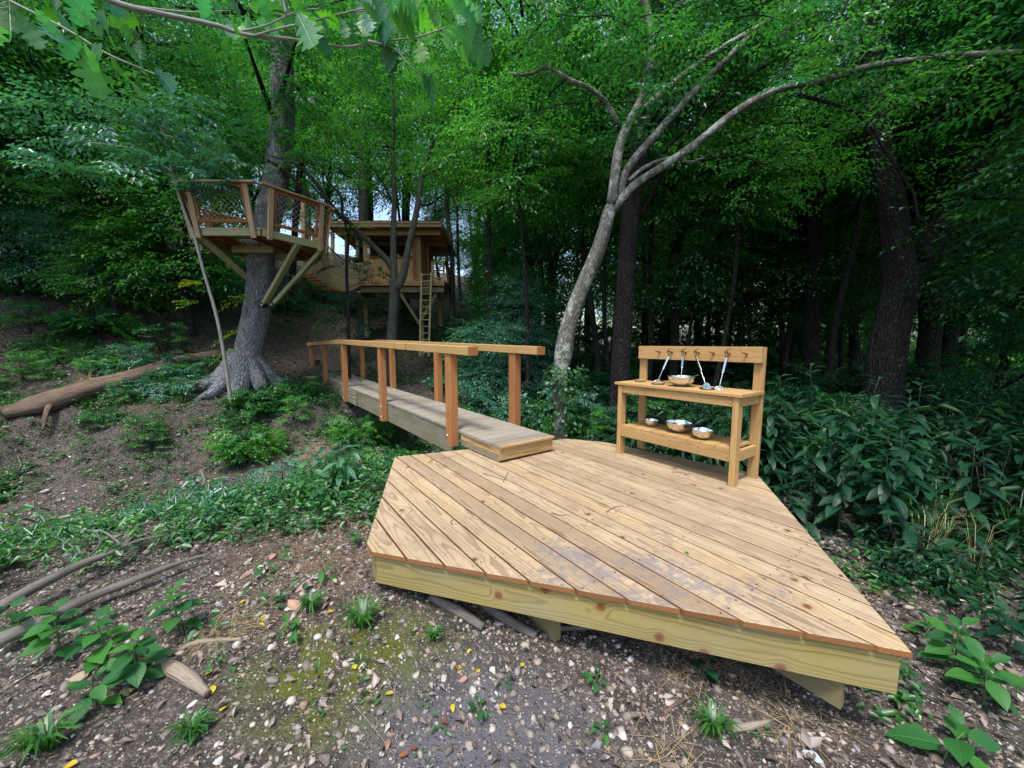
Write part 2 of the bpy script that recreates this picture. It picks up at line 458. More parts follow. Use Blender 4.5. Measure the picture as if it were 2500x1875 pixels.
def link(name, me, mat=None, parent=None, M4=None):
    o = bpy.data.objects.new(name, me)
    COL.objects.link(o)
    if mat is not None and me is not None and len(me.materials) == 0:
        for x in (mat if isinstance(mat, (list, tuple)) else [mat]):
            me.materials.append(x)
    if parent is not None:
        o.parent = parent
        o.matrix_basis = wm(parent).inverted() @ (M4 if M4 is not None else Matrix.Identity(4))
    elif M4 is not None:
        o.matrix_basis = M4
    return o


def empty(name, loc, rz=0.0):
    o = bpy.data.objects.new(name, None)
    o.empty_display_size = 0.1
    COL.objects.link(o)
    o.matrix_basis = Matrix.Translation(Vector(loc)) @ Matrix.Rotation(rz, 4, 'Z')
    return o


def pymesh(name, verts, faces, smooth=False):
    me = bpy.data.meshes.new(name)
    me.from_pydata([tuple(v) for v in verts], [], faces)
    if smooth:
        me.polygons.foreach_set('use_smooth', np.ones(len(me.polygons), dtype=bool))
    me.update()
    return me


def npmesh(name, V, F, rnd=None, smooth=False):
    """V (n,3), F (m,k) with one k; fast path for big meshes."""
    me = bpy.data.meshes.new(name)
    V = np.ascontiguousarray(V, dtype=np.float32)
    F = np.ascontiguousarray(F, dtype=np.int32)
    m, k = F.shape
    me.vertices.add(len(V))
    me.vertices.foreach_set('co', V.ravel())
    me.loops.add(m * k)
    me.loops.foreach_set('vertex_index', F.ravel())
    me.polygons.add(m)
    me.polygons.foreach_set('loop_start', np.arange(0, m * k, k, dtype=np.int32))
    if smooth:
        me.polygons.foreach_set('use_smooth', np.ones(m, dtype=bool))
    if rnd is not None:
        a = me.attributes.new('rnd', 'FLOAT', 'POINT')
        a.data.foreach_set('value', np.ascontiguousarray(rnd, dtype=np.float32))
    me.update(calc_edges=True)
    me.validate()
    return me


def basis(xdir, zdir, loc):
    x = Vector(xdir).normalized()
    z = Vector(zdir)
    y = z.cross(x).normalized()
    z = x.cross(y).normalized()
    m = Matrix((x, y, z)).transposed().to_4x4()
    m.translation = Vector(loc)
    return m


_bm = {}


def beam_mesh(L, w, t, c=0.003, cap=None):
    """board with its length on local X, width on Y, thickness on Z and slightly eased edges; end faces may have their own material"""
    key = (round(L, 4), round(w, 4), round(t, 4), round(c, 4), cap)
    if key in _bm:
        return _bm[key]
    a, b = w / 2, t / 2
    sec = [(-a + c, -b), (a - c, -b), (a, -b + c), (a, b - c), (a - c, b), (-a + c, b), (-a, b - c), (-a, -b + c)]
    vs = [(-L / 2, y, z) for y, z in sec] + [(L / 2, y, z) for y, z in sec]
    fs = [(i, (i + 1) % 8, (i + 1) % 8 + 8, i + 8) for i in range(8)]
    fs += [tuple(range(7, -1, -1)), tuple(range(8, 16))]
    me = pymesh('board', vs, fs)
    if cap:
        me.polygons[8].material_index = 1
        me.polygons[9].material_index = 1
    _bm[key] = me
    return me


def beam(name, a, b, w, t, mat, parent=None, up=(0, 0, 1), c=0.003, cap=None):
    a, b = Vector(a), Vector(b)
    me = beam_mesh((b - a).length, w, t, c, (mat.name, cap.name) if cap else mat.name)
    return link(name, me, [mat, cap] if cap else mat, parent, basis(b - a, up, (a + b) / 2))


def tube(name, pts, rad, mat, parent=None, seg=8, smooth=True, sub=4, wob=0.0, M4=None, flat=None, get=False):
    """tapered round member through pts, with Catmull-Rom smoothing"""
    P = np.array([tuple(p) for p in pts], float)
    Rr = np.array(rad, float) if hasattr(rad, '__len__') else np.full(len(P), rad)
    if sub > 1 and len(P) > 2:
        Q = np.vstack([2 * P[0] - P[1], P, 2 * P[-1] - P[-2]])
        out, ro = [], []
        for i in range(1, len(Q) - 2):
            for j in range(sub):
                t = j / sub
                p0, p1, p2, p3 = Q[i - 1], Q[i], Q[i + 1], Q[i + 2]
                out.append(0.5 * ((2 * p1) + (-p0 + p2) * t + (2 * p0 - 5 * p1 + 4 * p2 - p3) * t * t + (-p0 + 3 * p1 - 3 * p2 + p3) * t ** 3))
                ro.append(Rr[i - 1] * (1 - t) + Rr[i] * t)
        out.append(P[-1]); ro.append(Rr[-1])
        P, Rr = np.array(out), np.array(ro)
    n = len(P)
    T = np.gradient(P, axis=0)
    T /= np.linalg.norm(T, axis=1)[:, None] + 1e-9
    ref = np.array([0.15, 1.0, 0.0]) if abs(T[0][2]) > 0.6 else np.array([0, 0.3, -1.0])
    if abs(T[0] @ ref) > .95: ref = np.array([1.0, 0, 0])
    V = []
    u = ref - T[0] * (ref @ T[0]); u /= np.linalg.norm(u)
    for i in range(n):
        u = u - T[i] * (u @ T[i]); u /= np.linalg.norm(u) + 1e-9
        w = np.cross(T[i], u)
        for s in range(seg):
            a = 2 * math.pi * s / seg
            r = Rr[i]
            if wob:
                r *= 1 + wob * (math.sin(3 * a + P[i][2] * 1.7) * 0.5 + math.sin(5 * a - P[i][2] * 3.1 + 1) * 0.35) + wob * 0.5 * (rng.random() - 0.5)
            V.append(P[i] + (u * math.cos(a) + w * math.sin(a)) * r)
    F = [(i * seg + s, i * seg + (s + 1) % seg, (i + 1) * seg + (s + 1) % seg, (i + 1) * seg + s) for i in range(n - 1) for s in range(seg)]
    V = np.array(V)
    dl = np.concatenate([[0], np.cumsum(np.linalg.norm(np.diff(P, axis=0), axis=1))]) + (P[0][0] * 3.1) % 7
    cir = 2 * math.pi * float(np.mean(Rr))
    uv = []
    for i in range(n - 1):
        for s in range(seg):
            a, b = s / seg * cir, (s + 1) / seg * cir
            uv += [(dl[i], a), (dl[i], b), (dl[i + 1], b), (dl[i + 1], a)]
    if get:
        return V, np.array(F), np.array(uv)
    me = pymesh(name, V, F + [tuple(range(seg - 1, -1, -1)), tuple(range((n - 1) * seg, n * seg))], smooth)
    uv += [(dl[0] + P[0][0] + .3 * math.cos(a), .3 * math.sin(a)) for a in np.linspace(0, 6.28, seg)] * 2
    lay = me.uv_layers.new(name='UVMap')
    lay.data.foreach_set('uv', np.array(uv, dtype=np.float32).ravel())
    return link(name, me, mat, parent, M4)


def tubes(name, lst, mat, parent=None, seg=5, sub=3, M4=None, rnd=False):
    """several thin members joined as one part"""
    VV, FF, k, rr, UU = [], [], 0, [], []
    for pts, rad in lst:
        V, F, uv = tube('', pts, rad, None, seg=seg, sub=sub, get=True)
        VV.append(V); FF.append(F + k); k += len(V); UU.append(uv)
        rr.append(np.full(len(V), rng.random()))
    me = npmesh(name, np.vstack(VV), np.vstack(FF), np.concatenate(rr), True)
    lay = me.uv_layers.new(name='UVMap')
    U2 = np.vstack(UU).astype(np.float32)
    if len(U2) == len(lay.data): lay.data.foreach_set('uv', U2.ravel())
    return link(name, me, mat, parent, M4)


def lathe(name, prof, mat, parent=None, seg=40, M4=None):
    V = []
    for r, z in prof:
        for s in range(seg):
            a = 2 * math.pi * s / seg
            V.append((r * math.cos(a), r * math.sin(a), z))
    F = [(i * seg + s, i * seg + (s + 1) % seg, (i + 1) * seg + (s + 1) % seg, (i + 1) * seg + s) for i in range(len(prof) - 1) for s in range(seg)]
    return link(name, pymesh(name, V, F, True), mat, parent, M4)


# ------------------------------------------------------------------ terrain
def sstep(a, b, x):
    t = np.clip((x - a) / (b - a), 0, 1)
    return t * t * (3 - 2 * t)


def vnoise(x, y, seed=0):
    xi, yi = np.floor(x), np.floor(y)
    xf, yf = x - xi, y - yi
    u, v = xf * xf * (3 - 2 * xf), yf * yf * (3 - 2 * yf)

    def h(a, b):
        s = np.sin(a * 127.1 + b * 311.7 + seed * 74.7) * 43758.5453
        return s - np.floor(s)
    return (h(xi, yi) * (1 - u) + h(xi + 1, yi) * u) * (1 - v) + (h(xi, yi + 1) * (1 - u) + h(xi + 1, yi + 1) * u) * v - 0.5


def creek_s(x, y):
    return -0.47 * (x + 3.4) + 0.88 * (y - 6.3)


def H(x, y):
    x = np.asarray(x, float); y = np.asarray(y, float)
    s = creek_s(x, y)
    t = 0.88 * (x + 3.4) + 0.47 * (y - 6.3)
    se = -2.7 - 0.9 * sstep(0.5, -3.0, t)                       # where the near bank breaks
    floor = -1.10 + 0.30 * sstep(4, 9, t)
    near = -0.30 - 0.13 * sstep(-0.9, 0.3, x) - 0.07 * sstep(0.5, 1.8, x) - 0.05 * sstep(2, 8, x)
    # the gravel bank left of the deck stands a little higher at its edge
    near = near + 0.05 * np.exp(-((s - se - -0.6) / 0.8) ** 2) * sstep(0.5, -1.5, x)
    zn = near + (floor - near) * sstep(0, 1, (s - se) / (-0.5 - se))
    hill = sstep(7.0, -3.0, x)
    zf = floor + (0.0 - floor) * sstep(0.35, 3.1, s)
    up = np.maximum(0, s - 3.1)
    up2 = np.maximum(0, s - 5.0)
    rise = (0.10 * up + 0.24 * up2) * (0.12 + 0.88 * hill) + 0.20 * np.maximum(0, -x - 6.5) * sstep(2.5, 5, s)
    rise = 14 * np.tanh(rise / 14)
    z = np.where(s < -0.5, zn, zf + rise)
    bank = sstep(0.0, 1.0, s) * sstep(5.0, 3.2, s)
    z = z + bank * (0.30 * vnoise(x * 1.3, y * 1.3, 61) + 0.16 * vnoise(x * 3.7, y * 3.7, 62) + 0.07 * vnoise(x * 8, y * 8, 63))
    z = z + 0.10 * vnoise(x * 0.7, y * 0.7, 1) * sstep(1.5, 4, np.hypot(x, y)) + 0.035 * vnoise(x * 3.1, y * 3.1, 2) + 0.014 * vnoise(x * 11, y * 11, 3)
    return z


def hz(x, y):
    return float(H(x, y))


xs = np.concatenate([-np.geomspace(160, 12, 40)[:-1], np.arange(-12, 7, 0.075), np.geomspace(7, 160, 44)])
ys = np.concatenate([-np.geomspace(60, 1.0, 24)[:-1], np.arange(-1, 14, 0.075), np.geomspace(14, 200, 50)])
X, Y = np.meshgrid(xs, ys)
Z = H(X, Y)
nx, ny = len(xs), len(ys)
idx = np.arange(nx * ny).reshape(ny, nx)
F = np.stack([idx[:-1, :-1], idx[:-1, 1:], idx[1:, 1:], idx[1:, :-1]], -1).reshape(-1, 4)
ground = link('ground', npmesh('ground', np.stack([X, Y, Z], -1).reshape(-1, 3), F, smooth=True), M['ground'])
tag(ground, kind='structure')
ground['label'] = 'brown forest floor with gravel bank, shallow creek bed and leaf strewn slope'

# ------------------------------------------------------------------ the deck
U = Vector((math.sin(R_(-35.05)), math.cos(R_(-35.05)), 0))      # boards run this way, away from us
N = Vector((U.y, -U.x, 0))                                       # across the boards, to the right
DK = [(-0.913, 2.284), (-0.854, 2.198), (1.629, 1.435), (2.356, 3.572), (1.195, 4.751), (0.728, 4.94), (-1.296, 4.134)]
deck = empty('deck', (0.6, 3.2, hz(0.6, 3.2)))
tag(deck, 'low many-sided pine deck with diagonal boards in the foreground', 'deck')


def clip(poly, n, lo, hi):
    for sgn, lim in ((1, lo), (-1, -hi)):
        out = []
        for i in range(len(poly)):
            a, b = poly[i], poly[(i + 1) % len(poly)]
            da, db = sgn * (a @ n) - lim, sgn * (b @ n) - lim
            if da >= 0: out.append(a)
            if (da >= 0) != (db >= 0):
                out.append(a + (b - a) * (da / (da - db)))
        poly = out
        if not poly: return poly
    return poly


n2 = np.array([N.x, N.y]); u2 = np.array([U.x, U.y])
poly = [np.array(p) for p in DK]
PITCHB, GAP = 0.1525, 0.012
c0 = 0.4085
k = 0
while c0 + k * PITCHB < 4.0:
    lo, hi = c0 + k * PITCHB + GAP / 2, c0 + (k + 1) * PITCHB - GAP / 2
    k += 1
    pc = clip(poly, n2, lo, hi)
    if len(pc) < 3: continue
    A = np.array(pc)
    if np.ptp(A @ n2) < 0.02: continue
    cen = A.mean(0)
    dz = (random.random() - 0.5) * 0.002
    L = [((p - cen) @ u2, -((p - cen) @ n2)) for p in A]            # local x along, y left
    m = len(L)
    ins = 0.0025
    # top face slightly inset so that the board edges are eased
    T = [(x * (1 - ins / max(0.05, np.abs(np.array(L)[:, 0]).max())), y * (1 - ins / 0.07)) for x, y in L]
    vs = [(x, y, -0.028) for x, y in L] + [(x, y, -0.003) for x, y in L] + [(x, y, 0.0) for x, y in T]
    fs = [tuple(range(m - 1, -1, -1)), tuple(range(2 * m, 3 * m))]
    area = sum(L[i][0] * L[(i + 1) % m][1] - L[(i + 1) % m][0] * L[i][1] for i in range(m))
    if area < 0:
        fs = [tuple(reversed(f)) for f in fs]
    side_faces = []
    for lay in (0, 1):
        for i in range(m):
            j = (i + 1) % m
            f = (lay * m + i, lay * m + j, (lay + 1) * m + j, (lay + 1) * m + i)
            if area < 0: f = tuple(reversed(f))
            fs.append(f)
            e = np.array(L[j]) - np.array(L[i])
            if lay == 0: side_faces.append(len(fs) - 1)
    me = pymesh('deck_board', vs, fs)
    for e in side_faces: me.polygons[e].material_index = 1  # long sides too, so shade between boards is painted in
    Mx = basis(U, (0, 0, 1), (cen[0], cen[1], dz))
    link('board', me, [M['deck'], M['deck_end_gap_shade']], deck, Mx)


def inset(p, d=0.02):
    c = Vector((0.6, 3.2))
    v = Vector(p) - c
    return Vector(p) - v.normalized() * d


def fascia(i, j, mat, hgt=0.19, t=0.038, e0=0.0, e1=0.0):
    a, b = inset(DK[i], 0.03), inset(DK[j], 0.03)
    d = (b - a).normalized()
    a, b = a - d * e0, b + d * e1
    nn = Vector((d.y, -d.x))
    a -= nn * t / 2; b -= nn * t / 2
    return beam('fascia', (a.x, a.y, -0.029 - hgt / 2), (b.x, b.y, -0.029 - hgt / 2), hgt, t, mat, deck, up=(nn.x, nn.y, 0))


fascia(1, 2, M['fascia'])
fascia(0, 1, M['fascia'], e0=-0.003, e1=-0.003)
fascia(2, 3, M['fascia'], e0=-0.04)
fascia(3, 4, M['fascia_dark'])
fascia(4, 5, M['fascia_dark'])
fascia(5, 6, M['fascia_dark'])
fascia(6, 0, M['fascia'], e1=-0.003)
# joists and beams below
for q, (c_, t0, t1) in enumerate([(2.09, 0.42, 2.6), (1.36, 1.49, 3.8), (2.95, 1.3, 3.2)]):
    a = N * c_ + U * t0
    b = N * c_ + U * t1
    hb = 0.215 if q == 1 else 0.15
    beam('beam', (a.x, a.y, -0.215 - hb / 2), (b.x, b.y, -0.215 - hb / 2), hb, 0.045, M['fascia_dark'], deck, up=(N.x, N.y, 0))
for px, py in ((0.85, 2.2), (-0.45, 2.75), (1.75, 2.9), (0.2, 4.0)):
    zg = hz(px, py)
    beam('support_post', (px, py, zg - 0.05), (px, py, -0.222), 0.09, 0.09, M['fascia_dark'], deck, up=(0.3, 1, 0))
for tt in np.arange(0.8, 4.0, 0.5):
    pts = clip(poly, u2, tt - 0.001, tt + 0.001)
    if len(pts) < 2: continue
    A = np.array(pts); o = np.argsort(A @ n2)
    a, b = A[o[0]], A[o[-1]]
    d = (b - a) / np.linalg.norm(b - a)
    a, b = a + d * 0.10, b - d * 0.10
    beam('joist', (a[0], a[1], -0.12), (b[0], b[1], -0.12), 0.14, 0.038, M['fascia_dark'], deck, up=(U.x, U.y, 0))


sv, sf2 = [], []
for q in range(24):
    for tt in np.arange(0.8, 4.0, 0.5):
        for e in (-.045, .045):
            cc = c0 + (q + .5) * PITCHB + e
            p = N * cc + U * (tt + random.uniform(-.006, .006))
            if not len(clip([np.array([p.x - .03, p.y - .03]), np.array([p.x + .03, p.y - .03]), np.array([p.x, p.y + .03])], n2, -9, 9)): continue
            ins_ = True
            for i_ in range(len(DK)):
                a_, b_ = DK[i_], DK[(i_ + 1) % len(DK)]
                if (b_[0] - a_[0]) * (p.y - a_[1]) - (b_[1] - a_[1]) * (p.x - a_[0]) < .02: ins_ = False
            if not ins_: continue
            k_ = len(sv)
            sv += [(p.x + .0048 * math.cos(a), p.y + .0048 * math.sin(a), .0018) for a in np.linspace(0, 2 * math.pi, 7)[:-1]]
            sf2.append(tuple(range(k_, k_ + 6)))
link('deck_screws', pymesh('deck_screws', sv, sf2), M['black_metal'], deck)['kind'] = 'stuff'

# ------------------------------------------------------------------ the footbridge
BY = R_(-37.0)
BD = Vector((math.sin(BY), math.cos(BY), 0))
BR = Vector((BD.y, -BD.x, 0))
BO = Vector((-0.124, 3.899, 0))                                   # near left corner
BW = 0.74
BL = 10.1


def bz(t):
    return float(np.interp(t, [0, 6.2, 10.2], [0.185, 0.265, 0.40]))


def rz_(t):
    return float(np.interp(t, [0, 6.2, 10.2], [1.205, 1.335, 1.27]))


bridge = empty('footbridge', (BO.x, BO.y, 0.0))
tag(bridge, 'long narrow wooden footbridge with orange cedar posts and yellow handrails', 'bridge')


def bp(t, s, z):
    p = BO + BD * t + BR * s
    return Vector((p.x, p.y, z))


n_tr = 66
pt = BL / n_tr
for i in range(n_tr):
    t = (i + 0.5) * pt
    j = random.uniform(-0.004, 0.004)
    zz = bz(t) - 0.014 + random.uniform(-0.0015, 0.0015)
    sl_ = (bz(t + 0.1) - bz(t - 0.1)) / 0.2
    a, b = bp(t, -0.012 + j, zz), bp(t, BW + 0.012 + j, zz)
    up = Vector((-BD.x * sl_, -BD.y * sl_, 1))
    me = beam_mesh(round((b - a).length, 3), pt - 0.011, 0.028, 0.003, 'tread')
    link('tread', me, M['step_face'] if i == -1 else M['tread'], bridge, basis(b - a, up, (a + b) / 2))
# yellow nosing on the first tread, front board, low cleats
a, b = bp(-0.012, -0.012, 0.171), bp(-0.012, BW + 0.012, 0.171)
beam('nosing', a, b, 0.024, 0.027, M['step_face'], bridge)
a, b = bp(0.012, 0.0, 0.090), bp(0.012, BW, 0.090)
beam('front_board', a, b, 0.132, 0.03, M['step_face'], bridge, up=(BD.x, BD.y, 0))
beam('cleat', bp(0.10, 0.62, 0.012), bp(0.10, 0.73, 0.012), 0.09, 0.024, M['step_face'], bridge)
beam('cleat', bp(0.10, 0.01, 0.012), bp(0.10, 0.12, 0.012), 0.09, 0.024, M['fascia_dark'], bridge)
# short side boards of the step on the deck, then the deep beams
for s in (0.018, BW - 0.018):
    beam('side_board', bp(0.03, s, 0.118), bp(0.83, s, 0.122), 0.072, 0.034, M['step_face'], bridge, up=(BR.x, BR.y, 0))
    beam('side_board', bp(0.03, s, 0.045), bp(0.83, s, 0.047), 0.070, 0.034, M['beam'], bridge, up=(BR.x, BR.y, 0))
    segs = [(1.02, 3.75), (3.752, 6.2), (6.202, 7.4), (7.402, 10.1)]
    for q, (t0, t1) in enumerate(segs):
        hh = 0.31 if q < 3 else 0.27
        za, zb = bz(t0) - 0.031 - hh / 2, bz(t1) - 0.031 - hh / 2
        off = s
        beam('side_beam', bp(t0, off, za), bp(t1, off, zb), hh, 0.04, M['beam'], bridge, up=(BR.x, BR.y, 0))
    # spliced plate with rows of bolts
o_ = -0.023
beam('splice_plate', bp(5.25, o_, bz(5.25) - 0.19), bp(7.4, o_, bz(7.4) - 0.19), 0.29, 0.038, M['beam'], bridge, up=(BR.x, BR.y, 0))
for t in (5.35, 5.42, 5.55, 5.72, 6.35, 6.55, 6.8):
    for dz in (0.09, 0.17, 0.25, 0.30):
        if random.random() < 0.85:
            p = bp(t, -0.046, bz(t) - dz)
            lathe('bolt', [(0.0, 0.008), (0.010, 0.007), (0.013, 0.0)], M['bolt'], bridge, 8, basis(BD, (-BR.x, -BR.y, 0), p))
for s, ts, e in ((-0.062, [0.93, 3.45, 6.0, 8.1, 10.0], -1), (BW + 0.062, [0.80, 3.05, 5.35, 7.7, 9.95], 1)):
    for q, t in enumerate(ts):
        zt = rz_(t) - 0.1
        zb = bz(t) - (0.33 if q else 0.18)
        if q == 0: zb = 0.004
        beam('post', bp(t, s, zb), bp(t, s, zt), 0.135, 0.10, M['post'], bridge, up=(BR.x, BR.y, 0), c=0.004)
        for dz in (0.07, 0.25):
            if zb < bz(t) - dz - 0.02:
                p = bp(t + 0.03 * (-1) ** q, s + e * 0.051, bz(t) - dz)
                lathe('bolt', [(0.0, 0.012), (0.011, 0.011), (0.014, 0.0)], M['bolt'], bridge, 10, basis(BD, (e * BR.x, e * BR.y, 0), p))
    # handrail in three lengths
    for t0, t1 in ((0.42 if e < 0 else 0.28, 3.6), (3.602, 6.2), (6.202, 8.3), (8.302, 10.25)):
        beam('handrail', bp(t0, s, rz_(t0) - 0.05), bp(t1, s, rz_(t1) - 0.05), 0.13, 0.098, M['rail'], bridge, c=0.005, cap=M['endgrain'])

# low landing platform at the far end of the bridge
lp = empty('landing_step', (-6.9, 11.0, 0.1))
tag(lp, 'small low pine landing step at the far end of the footbridge', 'step')
q0 = at(686, 925, 11.0)
q1 = at(752, 925, 11.0)
for i in range(5):
    y = 11.0 + i * 0.15
    beam('board', (q0.x + i * 0.12, y, 0.29), (q1.x + 0.35, y, 0.29), 0.142, 0.028, M['deck'], lp)
beam('front_board', (q0.x, 10.91, 0.20), (q1.x + 0.35, 10.91, 0.20), 0.14, 0.036, M['step_face'], lp, up=(0, -1, 0))
for x in (q0.x + 0.1, q1.x + 0.2):
    beam('support_block', (x, 11.1, hz(x, 11.1) - 0.1), (x, 11.1, 0.27), 0.1, 0.1, M['fascia_dark'], lp, up=(0, 1, 0))

# ------------------------------------------------------------------ the mud kitchen
KF = Vector((1.191, 4.277, 0))                                    # front left foot
KL, KD = 1.285, 0.44
ku = -U                                                           # along its length, to the right and nearer
kb = Vector((-ku.y, ku.x, 0))                                     # to its back
if kb.y < 0: kb = -kb
kit = empty('mud_kitchen', (KF.x, KF.y, 0))
tag(kit, 'golden cedar mud kitchen table with pegged backboard and lower shelf', 'play kitchen')


def kp(l, d, z):
    p = KF + ku * l + kb * d
    return Vector((p.x, p.y, z))


KW, KT = 0.05, 0.088
for l in (KW / 2, KL - KW / 2):
    beam('leg', kp(l, KT / 2, 0.001), kp(l, KT / 2, 0.79), KW, KT, M['kitchen'], kit, up=kb, c=0.005)
    beam('leg', kp(l, KD - 0.02, 0.001), kp(l, KD - 0.02, 1.215), 0.088, 0.038, M['kitchen'], kit, up=kb, c=0.004)
# chamfer blocks on the front corners
for l in (KW / 2, KL - KW / 2):
    pass
for z, h in ((0.745, 0.085), (0.262, 0.098)):
    beam('front_rail', kp(KW + 0.002, 0.021, z), kp(KL - KW - 0.002, 0.021, z), h, 0.038, M['kitchen'], kit, up=-kb)
    beam('back_rail', kp(0.09, KD - 0.06, z), kp(KL - 0.09, KD - 0.06, z), h, 0.038, M['kitchen'], kit, up=-kb)
    for l in (0.022, KL - 0.022):
        beam('side_rail', kp(l, KT + 0.002, z), kp(l, KD - 0.041, z), h, 0.036, M['kitchen'], kit, up=ku)
for i in range(4):
    d = 0.004 + i * 0.11 + 0.052
    beam('tabletop_board', kp(-0.035, d - 0.02, 0.804), kp(KL + 0.03, d - 0.02, 0.804), 0.107, 0.028, M['kitchen'], kit)
for i in range(9):
    l = 0.055 + i * 0.1315 + 0.062
    beam('shelf_board', kp(l, 0.004, 0.325), kp(l, KD - 0.045, 0.325 + random.uniform(-.001, .001)), 0.124, 0.024, M['kitchen'], kit)
beam('backboard', kp(-0.01, KD - 0.06, 1.145), kp(KL + 0.012, KD - 0.06, 1.145), 0.145, 0.036, M['kitchen'], kit, up=-kb)
PEG = []
for px_ in (1602, 1632, 1666, 1698, 1734, 1773, 1815):
    lo, hi = -0.2, 1.6
    for _ in range(40):
        l = (lo + hi) / 2
        p = kp(l, KD - 0.15, 1.16)
        if 1250 + F_PX * p.x / (p.y * math.cos(PITCH) - (p.z - CH) * math.sin(PITCH)) < px_: lo = l
        else: hi = l
    PEG.append(l)
for l in PEG:
    a = kp(l, KD - 0.076, 1.150)
    b = kp(l - 0.01, KD - 0.150, 1.172)
    tube('peg', [a, b], [0.010, 0.010], M['endgrain'], kit, 10, sub=1)
# small screws
for l in (0.07, 0.36, 0.66, 0.95, KL - 0.07):
    for z in (0.765, 0.725, 0.285, 0.24):
        tube('screw', [kp(l, 0.0025, z), kp(l, 0.0005, z)], 0.0045, M['black_metal'], kit, 8, sub=1)


def bowl(loc, r, h, label):
    t = 0.0018
    pr = []
    for i in range(13):
        a = i / 12 * math.pi / 2
        pr.append((max(0.38 * r * 0 + r * math.sin(a) ** 0.75, 0.0), h * (1 - math.cos(a)) ** 0.95))
    prof = [(0.0, 0.0), (r * 0.42, 0.001)] + [(x, z) for x, z in pr if x > r * 0.5] + [(r * 1.10, h + 0.001), (r * 1.10, h + 0.003), (r * 1.0, h + 0.003)]
    prof += [(x - t, z + t) for x, z in reversed(pr) if x > r * 0.5] + [(r * 0.42, 0.003), (0.0, 0.003)]
    o = lathe('mixing_bowl', prof, M['steel'], None, 48, Matrix.Translation(loc))
    tag(o, label, 'bowl', 'steel mixing bowls on the mud kitchen')
    return o


def kpx(px, d, z):
    """point of the table at depth d and height z that lies at this column of the photograph's layout"""
    lo, hi = -0.2, 1.6
    for _ in range(40):
        m = (lo + hi) / 2
        p = kp(m, d, z)
        u = 1250 + F_PX * p.x / (p.y * math.cos(PITCH) - (p.z - CH) * math.sin(PITCH))
        if u < px: lo = m
        else: hi = m
    return kp(lo, d, z)


bowl(kpx(1590, 0.22, 0.3385), 0.072, 0.070, 'smallest steel bowl, at the left of the lower shelf')
bowl(kpx(1657, 0.21, 0.3385), 0.128, 0.105, 'largest shiny steel bowl in the middle of the lower shelf')
bowl(kpx(1714, 0.13, 0.3385), 0.095, 0.090, 'medium steel bowl at the right of the three on the lower shelf')
bowl(kpx(1663, 0.17, 0.8195), 0.124, 0.098, 'steel mixing bowl standing on the table top with a twig in it')


def bark_disc(loc, r, h, label, group='wood slices on the mud kitchen'):
    V, F = [], []
    sg = 22
    rr = [r * (1 + 0.06 * math.sin(3 * i / sg * 6.283) + random.uniform(-0.03, 0.03)) for i in range(sg)]
    for z, kx in ((0, 0.97), (h * 0.5, 1.0), (h, 0.97)):
        for i in range(sg):
            a = i / sg * 2 * math.pi
            V.append((rr[i] * kx * math.cos(a), rr[i] * kx * math.sin(a), z))
    for q in (0, 1):
        for i in range(sg):
            F.append((q * sg + i, q * sg + (i + 1) % sg, (q + 1) * sg + (i + 1) % sg, (q + 1) * sg + i))
    F += [tuple(range(sg - 1, -1, -1)), tuple(range(2 * sg, 3 * sg))]
    me = pymesh('wood_slice', V, F)
    me.materials.append(M['rotten']); me.materials.append(M['kitchen'])
    me.polygons[-1].material_index = 1
    o = link('wood_slice', me, None, None, Matrix.Translation(loc))
    tag(o, label, 'wood slice', group)


bark_disc(kpx(1563, 0.22, 0.819), 0.058, 0.022, 'bark edged wood slice nearest the left end of the table top')
bark_disc(kpx(1607, 0.12, 0.819), 0.066, 0.024, 'bark edged wood slice beside the steel bowl, under a ladle')
bark_disc(kpx(1629, 0.34, 0.819), 0.05, 0.02, 'pale wood slice at the back of the table top behind the bowl')


